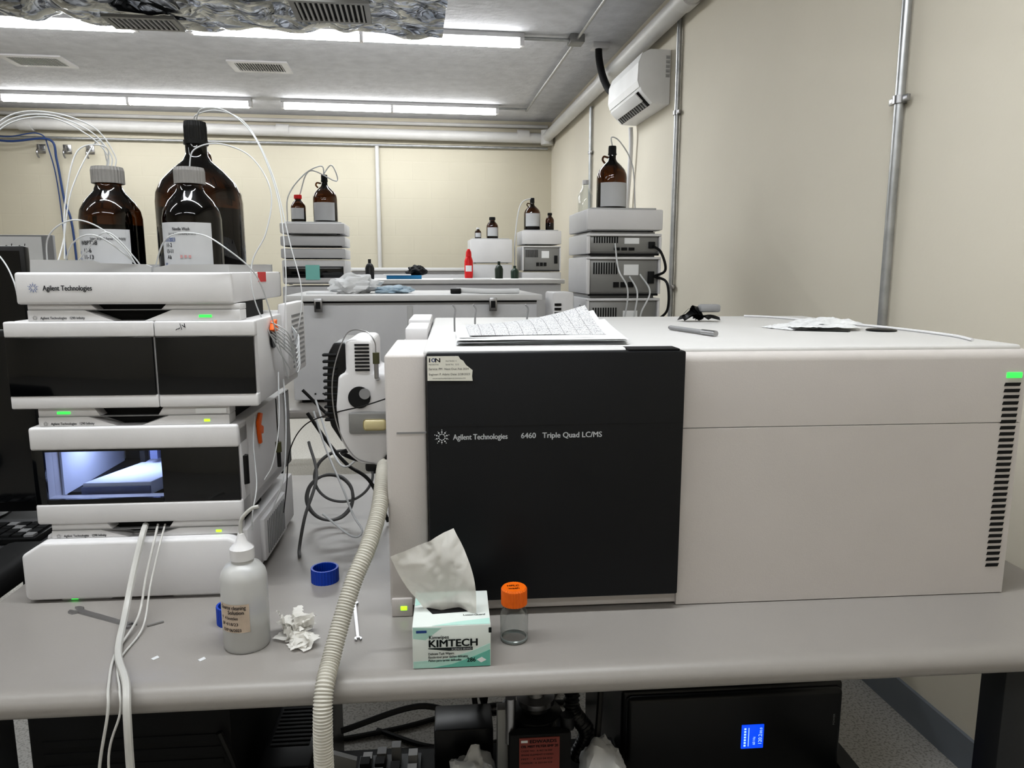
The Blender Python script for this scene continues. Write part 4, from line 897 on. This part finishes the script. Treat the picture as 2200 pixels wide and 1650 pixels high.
    for i in range(n):
        for j in range(n):bm.faces.new((V[i][j],V[i+1][j],V[i+1][j+1],V[i][j+1]))
    solo(obj('tissue',bm,TISSUE,True),'white paper wipe pulled up out of the box','tissue')
wipesbox()

# ================================================================ under the bench
r=thing('power_supply','black upright power supply with lit blue display','power supply',(.69,1.8,-EYE))
part(r,box('housing',.405,.975,1.62,2.1,-EYE+.02,-1.025,BLACK,.012,3));part(r,box('front_bezel',.415,.965,1.60,1.63,-EYE+.03,-1.035,BLACK,.012,3))
part(r,box('display',.705,.762,1.5975,1.601,-1.182,-1.118,mat('blue_lcd','#0E4BE0',.3,emis=1.),.001),label='lit blue display screen')
dsp=mat('lcd_segments','#A9C8FF',.3,emis=1.2)
part(r,join('display_symbols',[txt('120.2',lambda u,v:(.757-v*1.0,1.5970,-1.172+u),.013,dsp,.026,.0),txt('60 Hz',lambda u,v:(.740-v,1.5970,-1.172+u),.009,dsp,.022,.0),txt('00.0',lambda u,v:(.757-v,1.5970,-1.142+u),.009,dsp,.016,.0)]+[box('d',.711,.716,1.5965,1.5972,-1.175+i*.0075,-1.1705+i*.0075,dsp) for i in range(7)]+[box('d',.722,.7235,1.5965,1.5972,-1.175,-1.125,dsp)]))
for fx in (.43,.90):part(r,box('foot',fx,fx+.03,1.66,2.05,-EYE,-EYE+.022,MATTE))
part(r,txt('POWER',lambda u,v:(.945-v,1.5990,-1.13+u),.007,GREY,.03))
r=thing('computer_tower','black desktop computer tower on the floor','computer',(-.66,1.75,-EYE))
part(r,box('housing',-.93,-.50,1.52,1.96,-EYE+.01,-.90,MATTE,.008));part(r,join('front_grille',[box('g',-.90,-.52,1.517,1.522,-1.3+i*.03,-1.285+i*.03,MATTE) for i in range(10)]))
for fx in (-.90,-.55):part(r,box('foot',fx,fx+.03,1.55,1.95,-EYE,-EYE+.012,MATTE))
r=thing('battery_backup','black ribbed battery backup unit standing on the floor','battery backup',(-.40,1.8,-EYE))
part(r,box('housing',-.455,-.335,1.52,2.0,-EYE,-1.11,BLACK,.008));part(r,join('top_vent',[box('g',-.44,-.35,1.60+i*.016,1.607+i*.016,-1.111,-1.107,MATTE) for i in range(22)]));part(r,join('indicator',[box('g',-.42+i*.02,-.412+i*.02,1.516,1.521,-1.135,-1.130,WTXT) for i in range(3)]))
PZ=-1.20
r=thing('equipment_stand','low black metal stand holding the pump','stand',(.04,1.56,-EYE))
part(r,box('platform',-.32,.40,1.40,1.70,PZ-.02,PZ,MATTE,.004))
for lx in (-.31,.36):
    for ly in (1.41,1.66):part(r,box('leg',lx,lx+.03,ly,ly+.03,-EYE,PZ-.02,MATTE))
r=thing('vacuum_pump','black oil mist filter pump with red label','vacuum pump',(.18,1.6,PZ))
part(r,box('front_plate',.115,.255,1.472,1.50,PZ,-1.025,MATTE,.006))
part(r,lathe('filter_canister',.185,1.57,PZ,[(0,0),(.066,0),(.07,.02),(.07,.15),(.06,.17),(.035,.18),(.03,.20),(0,.20)],BLACK,32))
part(r,lathe('inlet_flange',.185,1.57,-1.005,[(0,0),(.045,0),(.045,.012),(.02,.016),(.02,.05),(0,.05)],STEEL,24))
part(r,cyl('oil_pipe',(.12,1.50,-1.06),(.12,1.50,-.95),.012,STEEL));part(r,cyl('valve_knob',(.25,1.50,-1.03),(.25,1.50,-1.0),.016,BLACK))
part(r,box('mounting_bracket',.09,.115,1.50,1.53,PZ,-.98,CHAS,.002))
part(r,box('red_label',.137,.228,1.4695,1.4725,-1.135,-1.032,mat('red_label','#8E4A42',.6)),label='dusty red printed label')
yl=1.4688
part(r,join('label_text',[txt('EDWARDS',front(.160,yl,-1.044),.011,INK,.060,.03),txt('OIL MIST FILTER EMF 20',front(.141,yl,-1.055),.008,INK,.083,.03),txt('CODE NO.  A 462 26 000',front(.141,yl,-1.065),.006,INK,.07),txt('SPARE ELEMENT CODES:',front(.141,yl,-1.075),.006,INK,.074),txt('MIST:    A 223 04 023',front(.141,yl,-1.085),.006,INK,.07),txt('ODOUR:  A 223 04 024',front(.141,yl,-1.095),.006,INK,.07)]))
part(r,box('label_emblem',.141,.156,yl,yl+.0004,-1.043,-1.037,PAPER))
def flex(pts,rr,m,lab,amp=.12,pitch=.012):
    pa=cat(pts,40);solo(sweep('flexible_hose',pa,lambda s:rr*(1+amp*math.sin(2*math.pi*s/pitch)),m,14),lab,'hose',base=pts[0])
flex([(.29,1.60,PZ+.02),(.31,1.58,-1.1),(.27,1.56,-1.02),(.29,1.6,-.96),(.35,1.7,-.96),(.38,1.78,-1.02)],.018,BLACK,'black ribbed hose curling beside the pump')
flex([(.26,1.95,-1.0),(.33,1.9,-.96),(.39,1.9,-.98)],.03,CHAS,'silver ribbed flexible hose behind the pump')
for i,pts in enumerate([[(-.6,2.0,-1.3),(-.45,2.05,-1.41),(-.2,2.1,-1.42),(.1,2.2,-1.42),(.4,2.2,-1.42)],[(-.3,1.9,-1.42),(-.1,1.8,-1.42),(.05,1.9,-1.3),(.0,2.0,-.9),(.02,2.0,-.7)],[(.3,1.5,PZ+.01),(.33,1.55,-1.1),(.36,1.65,-.9),(.38,1.8,-.7)],[(-.52,1.5,-1.0),(-.49,1.5,-1.1),(-.48,1.5,-1.25),(-.5,1.52,-1.42)],
    [(-.3,1.75,-1.18),(-.1,1.78,-1.14),(.05,1.75,-1.16),(.1,1.8,-1.1),(.3,1.9,-1.15)],[(.08,1.72,-.95),(.06,1.70,-1.05),(.1,1.75,-1.15),(.2,1.85,-1.1),(.3,1.8,-1.0),(.39,1.75,-1.06)],[(-.25,2.1,-1.42),(-.05,2.0,-1.42),(.2,2.05,-1.42),(.36,2.3,-1.42)]]):
    T(pts,'black cable tangled under the bench',.008,CABB,'electric_cable','cable','cables under the bench')
for i in range(5):
    T([(.98,1.75+.02*i,-1.28-.02*i),(1.05,1.7+.01*i,-1.33-.015*i),(1.15,1.6,-1.38+.005*i),(1.3,1.5,-1.415)],'pale cable trailing over the floor',.007,TUBEM,'floor_cable','cable','pale cables on the floor')
solo(lump('rag',.035,1.50,PZ,.05,.05,.060,PAPER,.5,1.8,4,1),'crumpled white rag beside the pump','rag',group='white rags under the bench')
solo(lump('rag',.335,1.50,PZ,.05,.06,.070,PAPER,.35,1.4,4,6),'crumpled white rag beside the pump','rag',group='white rags under the bench')
solo(box('black_case',-.055,.085,1.575,1.68,PZ,-1.075,BLACK,.006),'small black plastic case behind a white rag','case')
r=thing('circuit_board','bare electronic board with grey connectors on the stand','circuit board',(-.2,1.55,PZ))
part(r,box('board',-.24,-.09,1.46,1.66,PZ,PZ+.01,mat('board_dark','#23282A',.5)))
rn=random.Random(2)
for a in (.01,.045,.08,.12):
    for b in (.01,.06,.11,.16):part(r,box('connector',-.24+a,-.24+a+.022,1.46+b,1.46+b+.026,PZ+.01,PZ+.01+rn.uniform(.01,.05),rn.choice([CHAS,LGREY,MATTE,GREY])))
solo(prism('metal_bracket',[(-.30,PZ),(-.245,PZ),(-.235,-1.13),(-.29,-1.11)],'Y',1.56,1.575,CHAS),'grey metal bracket standing on the low stand','bracket')

# ================================================================ neighbouring desk, screen, chair
r=thing('office_desk','dark desk beside the laboratory bench','desk',(-1.5,2.2,-EYE))
part(r,box('desktop',-2.3,-.92,1.62,2.6,-.64,-.607,mat('desk_dark','#3A3A3C',.5),.008))
for lx in (-2.25,-1.0):
    for ly in (1.68,2.5):part(r,box('leg',lx,lx+.05,ly,ly+.05,-EYE,-.64,MATTE))
def monitor(x0,x1,y,z0,z1,lab):
    cx=(x0+x1)/2;r=thing('computer_monitor',lab,'monitor',(cx,y,TZ))
    part(r,box('bezel',x0,x1,y,y+.03,z0,z1,BLACK,.006));part(r,box('screen',x0+.015,x1-.015,y-.001,y+.002,z0+.025,z1-.015,GLASSD))
    part(r,box('stand_neck',cx-.03,cx+.03,y+.03,y+.05,TZ+.01,z0+.1,BLACK,.004));part(r,lathe('stand_base',cx,y+.04,TZ,[(0,0),(.12,0),(.12,.006),(.1,.012),(0,.014)],BLACK,32))
monitor(-1.49,-.985,1.80,-.585,-.14,'black computer monitor on the neighbouring desk')
monitor(-1.87,-1.345,2.45,-.30,.075,'black computer monitor at the back of the desk')
r=thing('keyboard','black computer keyboard on the desk','keyboard',(-1.1,1.68,TZ));part(r,box('case',-1.36,-.935,1.63,1.74,TZ,TZ+.016,BLACK,.004))
part(r,join('key_block',[box('k',-1.345+i*.0255,-1.325+i*.0255,1.637+j*.024,1.657+j*.024,TZ+.016,TZ+.021,GREY if (i+j)%5==0 else MATTE) for i in range(16) for j in range(4)]))
def chair():
    cx,cy=-1.20,1.30;r=thing('office_chair','black swivel office chair with armrests','chair',(cx,cy,-EYE))
    part(r,box('seat',cx-.24,cx+.24,cy-.22,cy+.22,-.98,-.90,MATTE,.03,4));part(r,box('backrest',cx-.22,cx+.22,cy-.30,cy-.24,-.82,-.35,MATTE,.028,4))
    part(r,cyl('gas_column',(cx,cy,-1.35),(cx,cy,-.98),.025,BLACK));part(r,box('back_bracket',cx-.03,cx+.03,cy-.27,cy-.1,-.99,-.96,BLACK));part(r,box('back_bracket',cx-.03,cx+.03,cy-.25,cy-.22,-.99,-.6,BLACK))
    for s in (-1,1):
        part(r,tube('armrest',[(cx+s*.22,cy,-.95),(cx+s*.28,cy,-.9),(cx+s*.285,cy,-.72),(cx+s*.285,cy+.05,-.61)],.016,BLACK));part(r,box('arm_pad',cx+s*.285-.045,cx+s*.285+.045,cy-.10,cy+.28,-.63,-.575,MATTE,.018,3))
    for i in range(5):
        a=2*math.pi*i/5;p=(cx+.28*math.cos(a),cy+.28*math.sin(a));part(r,cyl('base_spoke',(cx,cy,-1.34),(p[0],p[1],-1.37),.018,BLACK,10));part(r,cyl('caster',(p[0],p[1]-.012,-EYE+.028),(p[0],p[1]+.012,-EYE+.028),.028,MATTE,14))
chair()
FR='R'
bench(-4.4,-2.0,4.2,5.0,-.607,'laboratory bench with papers pinned above it')
r=thing('notice_board','white papers pinned on a low partition','notice board',(-2.8,4.6,-.607));part(r,box('partition',-3.9,-2.07,4.6,4.63,-.607,.20,GREY,.004))
for i in range(3):
    p=part(r,box('pinned_paper',-2.9+i*.27,-2.67+i*.27,4.595,4.599,.05,.19,PAPER))
    part(r,join('handwriting',[tube('h',[(-2.87+i*.27+k*.07,4.594,.10),(-2.86+i*.27+k*.07,4.594,.14),(-2.84+i*.27+k*.07,4.594,.11),(-2.83+i*.27+k*.07,4.594,.15)],.002,INK,5,5) for k in range(2)]),p)

# ================================================================ lights
def area(name,loc,sx,sy,e,rot=(0,0,0),col=(1,1,1)):
    l=bpy.data.lights.new(name,'AREA');l.shape='RECTANGLE';l.size=sx;l.size_y=sy;l.energy=e;l.color=col
    o=bpy.data.objects.new(name,l);o.location=loc;o.rotation_euler=rot;COL.objects.link(o);return o
for x,y,e in ((-.1,1.0,28),(-2.7,1.0,14),(-.1,-1.1,8),(-2.7,-1.1,5),(-.3,5.3,34),(-2.85,5.3,26),(-.2,7.53,15),(-2.6,7.53,11)):
    area('tube_glow',(x,y,EYE+ZC-.10),2.1,.05,e,col=(.94,.98,1))
# small lamp strip inside the sampler
p=XF['T']@Vector((-.66,1.50,-.316))
area('sampler_lamp',p,.14,.06,.42,col=(.58,.67,1))
w=bpy.data.worlds.new('w');bpy.context.scene.world=w;w.use_nodes=True
w.node_tree.nodes['Background'].inputs[0].default_value=(.8,.85,1,1);w.node_tree.nodes['Background'].inputs[1].default_value=.3

# ================================================================ final placement, camera
bpy.context.view_layer.update()
for o,fr in TOPS:
    o.matrix_world=XF[fr]@Matrix.Translation(o.location)@o.rotation_euler.to_matrix().to_4x4()
cd=bpy.data.cameras.new('camera');cd.sensor_width=36;cd.lens=36*1560/2200;cd.clip_start=.02
cam=bpy.data.objects.new('camera',cd);COL.objects.link(cam)
pit=math.atan(245/1560)
cam.location=(0,0,EYE);cam.rotation_euler=(math.pi/2-pit,0,-YAW_ROOM)
bpy.context.scene.camera=cam
sc=bpy.context.scene
sc.view_settings.view_transform='Standard'
try: sc.view_settings.look='Medium High Contrast'
except Exception: pass
sc.view_settings.exposure=.02
